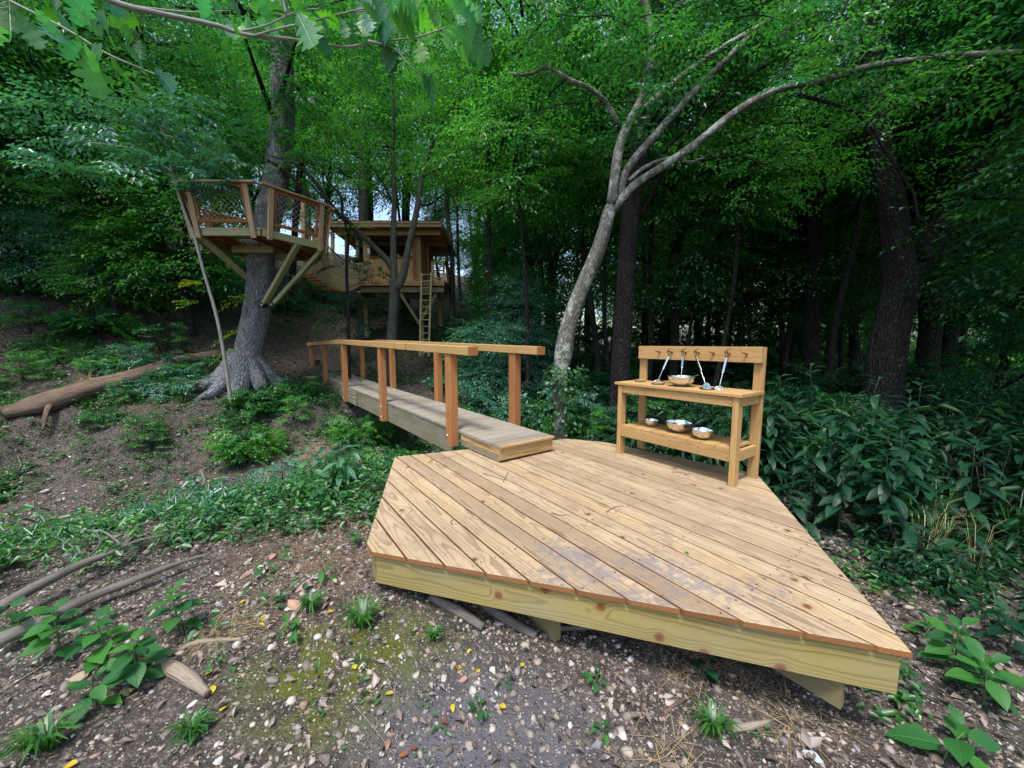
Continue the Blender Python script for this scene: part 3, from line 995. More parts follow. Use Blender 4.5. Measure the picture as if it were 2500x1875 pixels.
def utensil(label, name, peg, dl, dd, zend, head, cat):
    """steel kitchen tool hanging from a peg on a leather cord, its head resting low over the table"""
    top = kp(PEG[peg], KD - 0.150, 1.165)
    tie = kp(PEG[peg], KD - 0.140, 1.115)
    end = kpx(dl, KD - 0.150 - dd, zend)
    o = empty(name, (end.x, end.y, end.z))
    tag(o, label, cat, 'steel utensils hung from the pegs')
    ax = (end - tie).normalized()
    side = ax.cross(kb).normalized()
    beam('handle', tie, tie + (end - tie) * 0.55, 0.018, 0.0025, M['steel'], o, up=kb, c=0.0008)
    mid = tie + (end - tie) * 0.5
    tube('shaft', [mid, tie + (end - tie) * 0.8, end], [0.0042, 0.0035, 0.0035], M['steel'], o, 8)
    if head == 'ladle':
        r = 0.037
        prof = [(r * math.sin(a), -r * math.cos(a)) for a in np.linspace(0.05, 1.5, 9)] + [(r * math.sin(a) - 0.0015, -r * math.cos(a) + 0.001) for a in np.linspace(1.5, 0.05, 9)]
        up = (ax * -0.35 - kb * 0.75 + Vector((0, 0, 0.35))).normalized()
        lathe('cup', prof, M['steel'], o, 24, basis(side, up, end + ax * 0.03))
    elif head == 'skimmer':
        up = (-kb * 0.8 + Vector((0, 0, 0.6))).normalized()
        lathe('disc', [(0.0, -0.006), (0.025, -0.004), (0.046, 0.004), (0.046, 0.006), (0.024, -0.002), (0.0, -0.004)], M['steel'], o, 28, basis(side, up, end + ax * 0.035))
    else:
        p = end + ax * 0.055
        me = pymesh('blade', [(-.055, -.014, 0), (-.03, -.032, 0), (.055, -.036, .004), (.055, .036, .004), (-.03, .032, 0), (-.055, .014, 0), (-.055, -.014, .0015), (-.03, -.032, .0015), (.055, -.036, .0055), (.055, .036, .0055), (-.03, .032, .0015), (-.055, .014, .0015)],
                    [(5, 4, 3, 2, 1, 0), (6, 7, 8, 9, 10, 11)] + [(i, (i + 1) % 6, (i + 1) % 6 + 6, i + 6) for i in range(6)])
        link('blade', me, M['steel'], o, basis(ax, -kb + Vector((0, 0, 0.4)), p))
    loop = [top + Vector((0, 0, 0.012)), top + ku * 0.012, tie + ku * 0.004, tie, tie - ku * 0.004, top - ku * 0.012, top + Vector((0, 0, 0.012))]
    tube('cord', loop, 0.0032, M['leather'], o, 6)
    tube('cord', [top + Vector((0, 0, 0.01)), top + ku * 0.02 + Vector((0, 0, 0.028)) - kb * 0.01, top + ku * 0.045 + Vector((0, 0, 0.035))], 0.0028, M['leather'], o, 6)


utensil('steel ladle hanging leftmost, tilted left onto a wood slice', 'ladle', 1, 1608, 0.08, 0.865, 'ladle', 'ladle')
utensil('steel spoon hanging straight down behind the mixing bowl', 'serving_spoon', 2, 1663, 0.06, 0.90, 'spatula', 'spoon')
utensil('steel spatula hanging to the right of the mixing bowl, slanting right', 'spatula', 3, 1722, 0.12, 0.870, 'spatula', 'spatula')
utensil('steel ladle hanging rightmost with its bowl above the table top', 'ladle', 5, 1757, 0.12, 0.862, 'ladle', 'ladle')
o = lathe('steel_plate', [(0.0, 0.002), (0.05, 0.002), (0.075, 0.010), (0.077, 0.010), (0.05, 0.0), (0.0, 0.0)], M['steel'], None, 32, Matrix.Translation(kpx(1728, 0.14, 0.8195)))
tag(o, 'flat steel dish lying on the table top under the spatula and ladle', 'dish')
o = tube('twig', [kpx(1675, 0.12, 0.845), kpx(1688, 0.13, 0.91), kpx(1700, 0.14, 0.94), kpx(1707, 0.14, 0.945)], [0.004, 0.004, 0.0035, 0.002], M['dead_branch'], None, 6)
tag(o, 'short bent twig sticking out of the bowl on the table top', 'twig')

# ------------------------------------------------------------------ lookout platform round the oak
TC = Vector((-5.73, 9.16, 0))                                     # trunk axis
ZF = 3.55
RH = 0.80
V1 = Vector((-5.05, 8.0, 0))
SIDE = 1.36
plat = empty('lookout_platform', (TC.x, TC.y, 3.45))
tag(plat, 'six-sided wooden lookout platform with rope netting built round the big oak', 'platform')
a0 = math.atan2(V1.y - TC.y, V1.x - TC.x)
hexv = [TC + Vector((math.cos(a0 + i * math.pi / 3), math.sin(a0 + i * math.pi / 3), 0)) * SIDE for i in range(6)]
hexv = [Vector((v.x, v.y, 0)) for v in hexv]
SPL = 0.17                                                       # posts lean outwards
for i in range(6):
    a, b = hexv[i], hexv[(i + 1) % 6]
    d = (b - a).normalized()
    nn = Vector((d.y, -d.x, 0))
    if nn.dot(a - TC) < 0: nn = -nn
    beam('rim_board', a + d * 0.02 + Vector((0, 0, ZF - 0.075)), b - d * 0.02 + Vector((0, 0, ZF - 0.075)), 0.15, 0.04, M['green_pine'], plat, up=nn)
    skip = (i == 2)
    la, lb = a + d * 0.13, b - d * 0.13
    for e in (la, lb):
        beam('post', e + nn * 0.045 + Vector((0, 0, ZF - 0.20)), e + nn * (0.045 + SPL) + Vector((0, 0, ZF + RH - .02)), 0.10, 0.045, M['pale_post'], plat, up=nn, c=0.006)
    if skip: continue
    t0, t1 = nn * (0.045 + SPL), nn * (0.045 + SPL * 0.3)
    beam('top_rail', la - d * 0.2 + t0 + Vector((0, 0, ZF + RH)), lb + d * 0.2 + t0 + Vector((0, 0, ZF + RH)), 0.12, 0.035, M['pale_post'], plat)
    beam('red_rail', la + d * 0.06 + nn * (0.03 + SPL * .93) + Vector((0, 0, ZF + RH - .055)), lb - d * 0.06 + nn * (0.03 + SPL * .93) + Vector((0, 0, ZF + RH - .055)), 0.075, 0.035, M['hut_red'], plat, up=nn)
    beam('red_rail', la + d * 0.06 + nn * (0.03 + SPL * .22) + Vector((0, 0, ZF + 0.12)), lb - d * 0.06 + nn * (0.03 + SPL * .22) + Vector((0, 0, ZF + 0.12)), 0.07, 0.035, M['hut_red'], plat, up=nn)
    for e, sg in ((la, 1), (lb, -1)):
        beam('red_stile', e + d * sg * 0.085 + nn * (0.03 + SPL * .25) + Vector((0, 0, ZF + 0.16)), e + d * sg * 0.085 + nn * (0.03 + SPL * .90) + Vector((0, 0, ZF + RH - .095)), 0.04, 0.05, M['hut_red'], plat, up=nn)
    # rope netting, diagonal both ways, a little slack
    Lw = (lb - la).length - 0.26
    ropes = []
    o0 = la + d * 0.13
    h0, h1 = 0.155, RH - .095

    def net(u, v):
        return o0 + d * u + nn * (0.03 + SPL * (0.25 + 0.65 * v)) + Vector((0, 0, ZF + h0 + (h1 - h0) * v))
    hh = h1 - h0
    for q in np.arange(-hh, Lw, 0.105):
        for sg in (1, -1):
            pts = []
            for s_ in np.linspace(0, 1, 7):
                uu = q + s_ * hh
                if 0 <= uu <= Lw:
                    vv = s_ if sg == 1 else 1 - s_
                    pts.append(net(uu, vv) + Vector((random.uniform(-.006, .006), 0, random.uniform(-.008, .004))))
            if len(pts) > 1:
                ropes.append((pts, [0.0035] * len(pts)))
    nt_ = tubes('rope_netting', ropes, M['rope'], plat, 4, 1)
    nt_['kind'] = 'stuff'
# floor boards and joists below
nfl = 18
for i in range(nfl):
    y0 = -SIDE + (i + 0.5) * 2 * SIDE / nfl
    hp = [np.array([(v - TC).x, (v - TC).y]) for v in hexv]
    pc = clip(hp, np.array([0.0, 1.0]), y0 - 0.07, y0 + 0.07)
    if len(pc) < 3: continue
    A = np.array(pc)
    xa, xb = A[:, 0].min() + 0.05, A[:, 0].max() - 0.05
    gaps = [(xa, xb)] if abs(y0) > 0.40 else [(xa, -0.42), (0.42, xb)]
    for g0, g1 in gaps:
        beam('floor_board', (TC.x + g0, TC.y + y0, ZF - 0.014), (TC.x + g1, TC.y + y0, ZF - 0.014), 2 * SIDE / nfl - 0.006, 0.028, M['deck'], plat)
for x in (-0.95, -0.6, -0.38, 0.38, 0.6, 0.95):
    w = 1.0 if abs(x) < 0.7 else 0.6
    beam('joist', (TC.x + x, TC.y - w, ZF - 0.10), (TC.x + x, TC.y + w, ZF - 0.10), 0.14, 0.04, M['hut_red'] if abs(x) < .7 else M['green_pine'], plat, up=(1, 0, 0))
for y in (-0.42, 0.42):
    beam('main_beam', (TC.x - 0.45, TC.y + y, ZF - 0.235), (TC.x + 0.45, TC.y + y, ZF - 0.235), 0.145, 0.07, M['green_pine'], plat, up=(0, 1, 0))
# knee braces and their black steel brackets
br = [((hexv[5] + TC * 0.10) / 1.10, Vector((-0.36, -0.10, 2.72))), ((hexv[0] * 0.45 + hexv[1] * 0.55), Vector((0.14, -0.36, 2.15))), (hexv[1] * 0.96 + TC * 0.04, Vector((0.30, -0.26, 2.17))), ((hexv[3] + TC * 0.2) / 1.2, Vector((-0.25, 0.26, 2.7))), ((hexv[2] + TC * 0.1) / 1.1, Vector((0.28, 0.2, 2.5)))]
for top, low in br:
    a = Vector((top.x, top.y, ZF - 0.15))
    b = Vector((TC.x + low.x, TC.y + low.y, low.z))
    sd = (b - a).cross(Vector((0, 0, 1))).normalized()
    beam('knee_brace', a, b, 0.135, 0.075, M['green_pine'], plat, up=sd.cross(b - a), c=0.005)
    e = (b - a).normalized()
    beam('bracket', b - e * 0.02, b + e * 0.10, 0.10, 0.10, M['black_metal'], plat, up=sd)
    tube('bolt', [b + e * 0.06 - Vector((0, 0.05, 0)), b + e * 0.06 - Vector((0, 0.075, 0))], 0.022, M['bolt'], plat, 10, sub=1)

# short gangway with railing leading from the platform to the rope bridge
gw = empty('gangway_railing', (-5.5, 11.3, 3.3))
tag(gw, 'short cedar railing with rope lashed post between the lookout platform and rope bridge', 'railing')
ga, gb = at(742, 590, 10.7), at(786, 590, 12.2)
beam('post', ga + Vector((0, 0, -0.05)), at(741, 492, 10.7), 0.10, 0.10, M['pale_post'], gw, up=(0, 1, 0), c=0.012)
zt = at(742, 543, 10.7).z
beam('top_rail', Vector((ga.x, ga.y, zt)), Vector((gb.x, gb.y, zt)), 0.12, 0.06, M['pale_post'], gw)
for f_ in np.linspace(0.14, 1.0, 6):
    p = ga.lerp(gb, f_)
    beam('baluster', (p.x, p.y, ga.z - 0.05), (p.x, p.y, zt - 0.032), 0.045, 0.045, M['pale_post'], gw, up=(0, 1, 0))
beam('floor_joist', (ga.x, ga.y, ga.z - 0.09), (gb.x, gb.y, ga.z - 0.09), 0.10, 0.06, M['hut_red'], gw, up=(1, 0, 0))
lash = []
p = at(741, 528, 10.7)
for q in range(5):
    lash.append(([p + Vector((0.07 * math.cos(a), 0.07 * math.sin(a), q * 0.03)) for a in np.linspace(0, 6.28, 9)], [0.011] * 9))
tubes('lashing', lash, M['rope'], gw, 5, 1)

# ------------------------------------------------------------------ rope bridge
rb = empty('rope_bridge', (-4.9, 12.6, 2.6))
tag(rb, 'sagging beige rope net bridge between the lookout platform and the hut', 'rope bridge')
A_t, B_t = at(768, 600, 11.2), at(884, 640, 13.2)
A_b, B_b = at(745, 665, 11.2), at(880, 690, 13.2)
gd = 0.75
ropes = []
perp = Vector((-(B_t - A_t).y, (B_t - A_t).x, 0)).normalized()


def rbp(f_, v, side):
    top = A_t.lerp(B_t, f_)
    bot = A_b.lerp(B_b, f_)
    sag_t = 0.28 * 4 * f_ * (1 - f_)
    sag_b = 0.42 * 4 * f_ * (1 - f_)
    top = top - Vector((0, 0, sag_t)) + perp * side * 0.42
    bot = bot - Vector((0, 0, sag_b)) + perp * side * 0.13
    return bot.lerp(top, v)


for side in (-1, 1):
    for v in np.linspace(0, 1, 9):
        ropes.append(([rbp(f_, v, side) for f_ in np.linspace(0, 1, 15)], [0.020 if v in (0.0, 1.0) else 0.008] * 15))
    nn_ = 46
    for i in range(nn_):
        for sh in (1.2, -1.2):
            pts = []
            for v in np.linspace(0, 1, 7):
                f_ = (i + 0.5) / nn_ + sh * v / nn_
                if 0 <= f_ <= 1: pts.append(rbp(f_, v, side))
            if len(pts) > 1: ropes.append((pts, [0.009] * len(pts)))
n_ = tubes('net_side', ropes, M['rope'], rb, 4, 1)
n_['kind'] = 'stuff'
for i in range(18):
    f_ = (i + 0.5) / 18
    c = (rbp(f_, 0, 1) + rbp(f_, 0, -1)) / 2
    beam('tread', c - perp * 0.19, c + perp * 0.19, 0.10, 0.03, M['hut_red'], rb)

# ------------------------------------------------------------------ the hut on stilts
hut = empty('tree_hut', (-4.2, 14.2, 3.0))
tag(hut, 'cedar clad hut on a raised stage with wide dark window and flat roof', 'hut')
HY = 13.6
hx = lambda px, y=HY: (px - 1250) / F_PX * y * 1.0
pz = lambda py, y=HY: at(1250, py, y).z
X0, X1 = at(886, 600, HY).x, at(1026, 600, HY).x
ZB, ZT = pz(687), pz(556)
wx0, wx1 = at(905, 600, HY).x, at(1004, 600, HY).x
wz0, wz1 = pz(629), pz(577)
nb = 17
bw = (X1 - X0) / nb
for i in range(nb):
    x = X0 + (i + 0.5) * bw
    dy = random.uniform(-0.004, 0.004)
    if wx0 - bw * 0.3 < x < wx1 + bw * 0.1:
        beam('cladding_board', (x, HY + dy, ZB), (x, HY + dy, wz0), bw - 0.005, 0.025, M['hut'], hut, up=(0, -1, 0))
        beam('cladding_board', (x, HY + dy, wz1), (x, HY + dy, ZT), bw - 0.005, 0.025, M['hut'], hut, up=(0, -1, 0))
    else:
        beam('cladding_board', (x, HY + dy, ZB), (x, HY + dy, ZT), bw - 0.009, 0.025, M['hut'] if x < wx1 else M['hut'], hut, up=(0, -1, 0))
DPT = 2.2
for i in range(18):                                              # right and left side walls
    y = HY + 0.03 + (i + 0.5) * DPT / 18
    for xx, ux in ((X1, 1), (X0, -1)):
        beam('side_board', (xx, y, ZB), (xx, y, ZT), DPT / 18 - 0.005, 0.025, M['hut'], hut, up=(ux, 0, 0))
beam('back_wall', ((X0 + X1) / 2, HY + DPT, ZB), ((X0 + X1) / 2, HY + DPT, ZT - 0.1), X1 - X0, 0.03, M['inside_shade'], hut, up=(0, -1, 0))
beam('ceiling', ((X0 + X1) / 2, HY + 0.05, ZT - 0.03), ((X0 + X1) / 2, HY + DPT, ZT - 0.03), X1 - X0 - .1, 0.03, M['inside_shade'], hut)
beam('corner_post', (wx1 + 0.10, HY - 0.03, ZB), (wx1 + 0.10, HY - 0.03, ZT), 0.12, 0.035, M['hut_red'], hut, up=(0, -1, 0))
beam('window_sill', (wx0 - 0.04, HY - 0.04, wz0 + 0.01), (wx1 + 0.04, HY - 0.04, wz0 + 0.01), 0.09, 0.04, M['hut_red'], hut)
beam('window_head', (wx0 - 0.04, HY - 0.03, wz1 + 0.05), (wx1 + 0.04, HY - 0.03, wz1 + 0.05), 0.09, 0.03, M['hut'], hut, up=(0, -1, 0))
beam('window_jamb', (wx0 - 0.02, HY - 0.03, wz0), (wx0 - 0.02, HY - 0.03, wz1), 0.05, 0.03, M['hut'], hut, up=(0, -1, 0))
for i in range(5):
    x = wx0 + 0.25 + i * 0.22
    lathe('jar', [(0.0, 0), (0.04, 0), (0.045, 0.02), (0.045, 0.09), (0.025, 0.11), (0.025, 0.12)], M['steel'] if i % 2 else M['rope'], hut, 12, Matrix.Translation((x, HY + 0.12, wz0 + 0.01)))
# white lantern by the window
ln = empty('lantern', tuple(at(901, 620, HY - 0.12)))
tag(ln, 'small pale lantern hung on the hut wall left of its window', 'lantern')
p = at(901, 614, HY - 0.12)
beam('lantern_body', p - Vector((0, 0, 0.10)), p + Vector((0, 0, 0.10)), 0.09, 0.09, plain_mat('frosted_glass', (0.75, 0.8, 0.85), 0.2), ln, up=(0, 1, 0), c=0.01)
beam('lantern_cap', p + Vector((0, 0, 0.102)), p + Vector((0, 0, 0.125)), 0.11, 0.11, M['black_metal'], ln, up=(0, 1, 0), c=0.01)
# roof
ZR = pz(548, 12.9)
rx0, rx1 = at(800, 545, 12.9).x, at(1076, 545, 12.9).x
for i, (y, dz) in enumerate([(12.9, 0)]):
    beam('roof_edge', (rx0, 12.88, ZR + 0.06), (rx1, 12.88, ZR + 0.06), 0.065, 0.03, M['pale_post'], hut, up=(0, -1, 0))
    beam('roof_edge', (rx0, 12.91, ZR - 0.02), (rx1, 12.91, ZR - 0.02), 0.10, 0.03, M['pale_post'], hut, up=(0, -1, 0))
RB = 16.3
drop = 0.28
nr = 24
for i in range(nr):
    x = rx0 + (i + 0.5) * (rx1 - rx0) / nr
    beam('roof_board', (x, 12.94, ZR + 0.03), (x, RB, ZR + 0.03 - drop), (rx1 - rx0) / nr - 0.004, 0.022, M['hut'], hut)
beam('roofing', ((rx0 + rx1) / 2, 12.86, ZR + 0.105), ((rx0 + rx1) / 2, RB + 0.03, ZR + 0.08 - drop), rx1 - rx0 + 0.06, 0.02, M['roof_felt'], hut, up=(0, 0, 1))
for x in (rx1 + 0.018, rx0 - 0.018):
    beam('roof_edge', (x, 12.9, ZR + 0.01), (x, RB, ZR + 0.01 - drop), 0.15, 0.03, M['pale_post'], hut, up=(1, 0, 0))
for y in (13.35, 14.4, 15.6):
    beam('rafter_beam', (rx0 + 0.1, y, ZR - 0.10 - drop * (y - 12.9) / 3.4), (rx1 - 0.1, y, ZR - 0.10 - drop * (y - 12.9) / 3.4), 0.15, 0.06, M['hut'], hut, up=(0, 1, 0))
# stage
sx0, sx1 = at(874, 690, 13.4).x, at(1086, 690, 13.4).x
for i in range(18):
    y = 13.35 + (i + 0.5) * 0.14
    beam('stage_board', (sx0, y, ZB - 0.03), (sx1, y, ZB - 0.03), 0.134, 0.028, M['deck'], hut)
beam('stage_rim', (sx0, 13.33, ZB - 0.10), (sx1, 13.33, ZB - 0.10), 0.17, 0.04, M['hut'], hut, up=(0, -1, 0))
beam('stage_beam', (sx0 + .05, 13.5, ZB - 0.30), (sx1 - .05, 13.5, ZB - 0.30), 0.18, 0.08, M['green_pine'], hut, up=(0, -1, 0))
beam('stage_beam', (sx0 + .05, 15.4, ZB - 0.30), (sx1 - .05, 15.4, ZB - 0.30), 0.18, 0.08, M['green_pine'], hut, up=(0, -1, 0))
for y in (13.7, 14.3, 14.9, 15.5):
    beam('stage_joist', (sx0 + .1, y, ZB - 0.115), (sx1 - .1, y, ZB - 0.115), 0.14, 0.04, M['hut_red'], hut, up=(0, -1, 0))
cx = at(1024, 790, 13.9)
for px_, py_ in ((978, 717), (1064, 720)):
    a = at(px_, py_, 13.5)
    beam('knee_brace', a, cx, 0.09, 0.09, M['green_pine'], hut, up=(0, 1, 0))
a = at(876, 712, 13.5)
beam('knee_brace', a, at(893, 752, 14.4), 0.10, 0.08, M['green_pine'], hut, up=(0, 1, 0))
for px_, yy in ((1028, 14.0), (892, 15.0), (1075, 15.3)):
    p = at(px_, 700, yy)
    beam('stilt', (p.x, yy, hz(p.x, yy) - 0.2), (p.x, yy, ZB - 0.4), 0.16, 0.16, M['fascia_dark'], hut, up=(0, 1, 0), c=0.02)
# little balcony right of the hut
by0, by1 = 13.45, 15.2
bx0, bx1 = at(1056, 650, 13.45).x, at(1083, 650, 13.45).x
zt_, zb_ = pz(640, 13.45), pz(681, 13.45)
for x, y in ((bx0, by0), (bx1, by0), (bx1, by1), (bx1, (by0 + by1) / 2)):
    beam('balcony_post', (x, y, ZB - 0.02), (x, y, zt_ - .02), 0.07, 0.07, M['hut_red'] if y > by0 else M['pale_post'], hut, up=(0, 1, 0))
beam('balcony_rail', (bx0 - .05, by0, zt_), (bx1 + .05, by0, zt_), 0.11, 0.035, M['rail'], hut)
beam('balcony_rail', (bx1, by0 - .0, zt_ + .001), (bx1, by1, zt_ + .001), 0.10, 0.033, M['rail'], hut)
for z in (zb_ + .02, (zt_ + zb_) / 2):
    beam('balcony_rail', (bx0 + .04, by0, z), (bx1 - .04, by0, z), 0.05, 0.03, M['hut_red'], hut, up=(0, -1, 0))
beam('door_frame', (X1 + 0.12, HY + 0.6, ZB), (X1 + 0.12, HY + 0.6, ZT - .3), 0.09, 0.05, M['hut_red'], hut, up=(0, -1, 0))
beam('fence_panel', at(881, 640, 13.35), at(881, 685, 13.35), 0.28, 0.04, M['hut_red'], hut, up=(0, -1, 0))
# porch posts left of the hut, below the roof
for px_ in (812, 846, 873):
    p0, p1 = at(px_, 556, 13.6), at(px_, 690, 13.6)
    beam('porch_post', p1, p0, 0.10, 0.09, M['pale_post'], hut, up=(0, 1, 0))
psx = at(800, 690, 13.5).x
beam('porch_floor', ((psx + sx0) / 2, 13.4, ZB - 0.03), ((psx + sx0) / 2, 15.6, ZB - 0.03), sx0 - psx, 0.03, M['deck'], hut)

lad = empty('ladder', tuple(at(1032, 868, 12.75)))
tag(lad, 'tall wooden ladder leaning up to the stage of the hut', 'ladder')
la0, la1 = at(1025, 870, 12.6), at(1030, 667, 13.2)
rb0, rb1 = at(1047, 870, 12.6), at(1053.5, 665, 13.2)
for a, b in ((la0, la1), (rb0, rb1)):
    beam('ladder_rail', a, b, 0.055, 0.085, M['green_pine'], lad, up=(0, 1, 0))
for i in range(13):
    f_ = 0.04 + i * 0.078
    a, b = la0.lerp(la1, f_), rb0.lerp(rb1, f_)
    tube('rung', [a, b], 0.018, M['pale_post'], lad, 8, sub=1)

# ------------------------------------------------------------------ foliage tools
def nrm(v):
    return v / (np.linalg.norm(v, axis=-1, keepdims=True) + 1e-9)


def leaves_mesh(name, P, A, Nn, L, Wd, rnd, hexa=False, fold=0.25, droop=0.12):
    """one mesh with a folded blade for every leaf: P base points, A axes, Nn upper normals"""
    A = nrm(A); B = nrm(np.cross(Nn, A)); Nn = np.cross(A, B)
    L = L[:, None]; Wd = Wd[:, None]
    if not hexa:
        m = P + A * L * 0.45
        v0 = P
        v1 = m + B * Wd * 0.5 + Nn * Wd * fold
        v2 = P + A * L - Nn * L * droop
        v3 = m - B * Wd * 0.5 + Nn * Wd * fold
        V = np.stack([v0, v1, v2, v3], 1).reshape(-1, 3)
        k = np.arange(len(P))[:, None] * 4
        F = np.concatenate([k + np.array([[0, 1, 2]]), k + np.array([[0, 2, 3]])], 1).reshape(-1, 3)
        return npmesh(name, V, F, np.repeat(rnd, 4))
    v0 = P
    p1 = P + A * L * 0.30; p2 = P + A * L * 0.66 - Nn * L * droop * 0.4
    v = [v0, p1 + B * Wd * 0.48 + Nn * Wd * fold, p2 + B * Wd * 0.40 + Nn * Wd * fold * 0.8, P + A * L - Nn * L * droop,
         p2 - B * Wd * 0.40 + Nn * Wd * fold * 0.8, p1 - B * Wd * 0.48 + Nn * Wd * fold]
    V = np.stack(v, 1).reshape(-1, 3)
    k = np.arange(len(P))[:, None] * 6
    F = np.concatenate([k + np.array([[0, 1, 2, 3]]), k + np.array([[0, 3, 4, 5]])], 1).reshape(-1, 4)
    return npmesh(name, V, F, np.repeat(rnd, 6))


def make_spray(r, L=1.0, step=0.075, lf=0.09):
    """a leafy branch tip lying roughly flat, +X outwards: base points, axes, normals, sizes"""
    P, A, Nn, Sz = [], [], [], []
    nm = int(L / step)
    side = 1
    for i in range(2, nm + 1):
        u = i / nm
        b = np.array([u * L, 0.05 * math.sin(u * 5 + r.random() * 3) * L, 0.06 * L - 0.20 * L * u * u])
        side = -side
        if i == nm:
            dirs = [(np.array([1, 0, -0.3]), 0.22)]
        else:
            ang = math.radians(r.uniform(38, 62)) * side
            dirs = [(np.array([math.cos(ang), math.sin(ang), r.uniform(-0.25, 0.15)]), (0.16 + 0.55 * math.sin(min(1, u * 1.15) * math.pi) * r.uniform(0.6, 1.1)) * L)]
        for d, ln in dirs:
            d = d / np.linalg.norm(d)
            nl = max(1, int(ln / (lf * 0.62)))
            s2 = 1
            for j in range(nl):
                w = (j + 0.6) / nl
                s2 = -s2
                a = s2 * math.radians(r.uniform(35, 65)) if j < nl - 1 else 0.0
                ax = np.array([d[0] * math.cos(a) - d[1] * math.sin(a), d[0] * math.sin(a) + d[1] * math.cos(a), d[2] - 0.25 + r.uniform(-0.35, 0.25)])
                P.append(b + d * ln * w + np.array([0, 0, -0.08 * ln * w * w]))
                A.append(ax)
                Nn.append(np.array([r.uniform(-0.45, 0.45), r.uniform(-0.45, 0.45), 1.0]))
                Sz.append(r.uniform(0.65, 1.15))
    return np.array(P), nrm(np.array(A)), nrm(np.array(Nn)), np.array(Sz)


SPR = [make_spray(rng, 1.0, 0.085, 0.105) for _ in range(7)]


def assemble(name, place, leaf=0.10, wr=0.52, hexa=False, keep=1.0, fold=0.22, droop=0.12):
    """place: rows (x, y, z, yaw, pitch, roll, scale)"""
    PP, AA, NN, SS, RR = [], [], [], [], []
    for row in place:
        x, y, z, yaw, pit, rol, sc = row
        P, A, Nn, Sz = SPR[rng.integers(len(SPR))]
        if keep < 1:
            kk = rng.random(len(P)) < keep
            P, A, Nn, Sz = P[kk], A[kk], Nn[kk], Sz[kk]
        cy, sy, cp, sp, cr, sr = math.cos(yaw), math.sin(yaw), math.cos(pit), math.sin(pit), math.cos(rol), math.sin(rol)
        Rm = np.array([[cy, -sy, 0], [sy, cy, 0], [0, 0, 1]]) @ np.array([[cp, 0, -sp], [0, 1, 0], [sp, 0, cp]]) @ np.array([[1, 0, 0], [0, cr, -sr], [0, sr, cr]])
        PP.append(P @ Rm.T * sc + np.array([x, y, z]))
        AA.append(A @ Rm.T); NN.append(Nn @ Rm.T)
        SS.append(Sz * leaf)
        RR.append(np.clip(rng.random() * 0.6 + rng.random(len(P)) * 0.4, 0, 1))
    P = np.vstack(PP); Sz = np.concatenate(SS)
    return leaves_mesh(name, P, np.vstack(AA), np.vstack(NN), Sz, Sz * wr, np.concatenate(RR), hexa, fold, droop)


def crown_rows(n, h0, h1, r0, shape='ball', sc=(0.8, 1.5), hollow=0.25, flat=0.0):
    rows = []
    for _ in range(n):
        u = rng.random()
        z = h0 + (h1 - h0) * u
        if shape == 'ball':
            rad = r0 * math.sqrt(max(0.05, 1 - (2 * u - 1) ** 2)) ** 0.8
        elif shape == 'cone':
            rad = r0 * (1 - 0.75 * u)
        else:
            rad = r0 * (0.55 + 0.45 * math.sin(u * 9))
        az = rng.random() * 2 * math.pi
        rr = rad * (hollow + (1 - hollow) * math.sqrt(rng.random()))
        lump = 0.75 + 0.5 * vnoise(az * 1.3, z * 0.55, 9)
        rr *= lump
        z += 0.12 * rr
        s = rng.uniform(*sc)
        rows.append((rr * math.cos(az) - 0.5 * s * math.cos(az), rr * math.sin(az) - 0.5 * s * math.sin(az), z, az + rng.normal(0, 0.55), rng.normal(-0.05, 0.25), rng.normal(0, 0.25), s))
    return rows


def branch_list(n, h0, h1, r0, trunk_r=0.1, lean=lambda z: (0, 0)):
    out = []
    for _ in range(n):
        z = rng.uniform(h0 * 0.9, h1 * 0.9)
        az = rng.random() * 2 * math.pi
        ln = r0 * rng.uniform(0.5, 0.95)
        x0, y0 = lean(z)
        c, s = math.cos(az), math.sin(az)
        rise = rng.uniform(0.15, 0.6) * ln
        k = rng.uniform(-.25, .25)
        out.append(([(x0, y0, z), (x0 + c * ln * .35 - s * k * .3, y0 + s * ln * .35 + c * k * .3, z + rise * .55), (x0 + c * ln * .7 + s * k, y0 + s * ln * .7 - c * k, z + rise * .85), (x0 + c * ln, y0 + s * ln, z + rise)],
                    [trunk_r * .32, trunk_r * .22, trunk_r * .13, trunk_r * .05]))
    return out


# crown meshes that several forest trees share (crown base is z = 0 at the foot of the tree)
CR = {}
CR['low1'] = assemble('crown', crown_rows(250, 1.2, 5.2, 2.3, 'cone', (0.9, 1.5)), 0.105)
CR['low2'] = assemble('crown', crown_rows(230, 0.9, 4.6, 2.1, 'wild', (0.9, 1.4)), 0.095)
CR['mid1'] = assemble('crown', crown_rows(290, 3.2, 9.5, 3.2, 'ball', (1.0, 1.7)), 0.125)
CR['mid2'] = assemble('crown', crown_rows(280, 2.6, 8.5, 3.0, 'wild', (1.0, 1.7)), 0.115)
CR['high1'] = assemble('crown', crown_rows(300, 6.5, 16.0, 4.2, 'ball', (1.2, 2.1)), 0.155)
CR['high2'] = assemble('crown', crown_rows(290, 5.5, 14.5, 3.9, 'wild', (1.2, 2.1)), 0.15)
BRN = {}
for kk_, (h0, h1, r0, n) in {'low': (1.2, 5.0, 2.0, 12), 'mid': (3.2, 9.0, 2.9, 14), 'high': (6, 15, 3.8, 16)}.items():
    o = tubes('branch', branch_list(n, h0, h1, r0, 0.16), M['bark_dark'], None, 5, 3)
    BRN[kk_] = o.data  # thin limbs, too small to pick apart
    bpy.data.objects.remove(o)


def variant(me, mat, suffix):
    """same leaves in another foliage colour (own material slot, same shape)"""
    m2 = me.copy()
    m2.materials.clear()
    m2.materials.append(mat)
    return m2


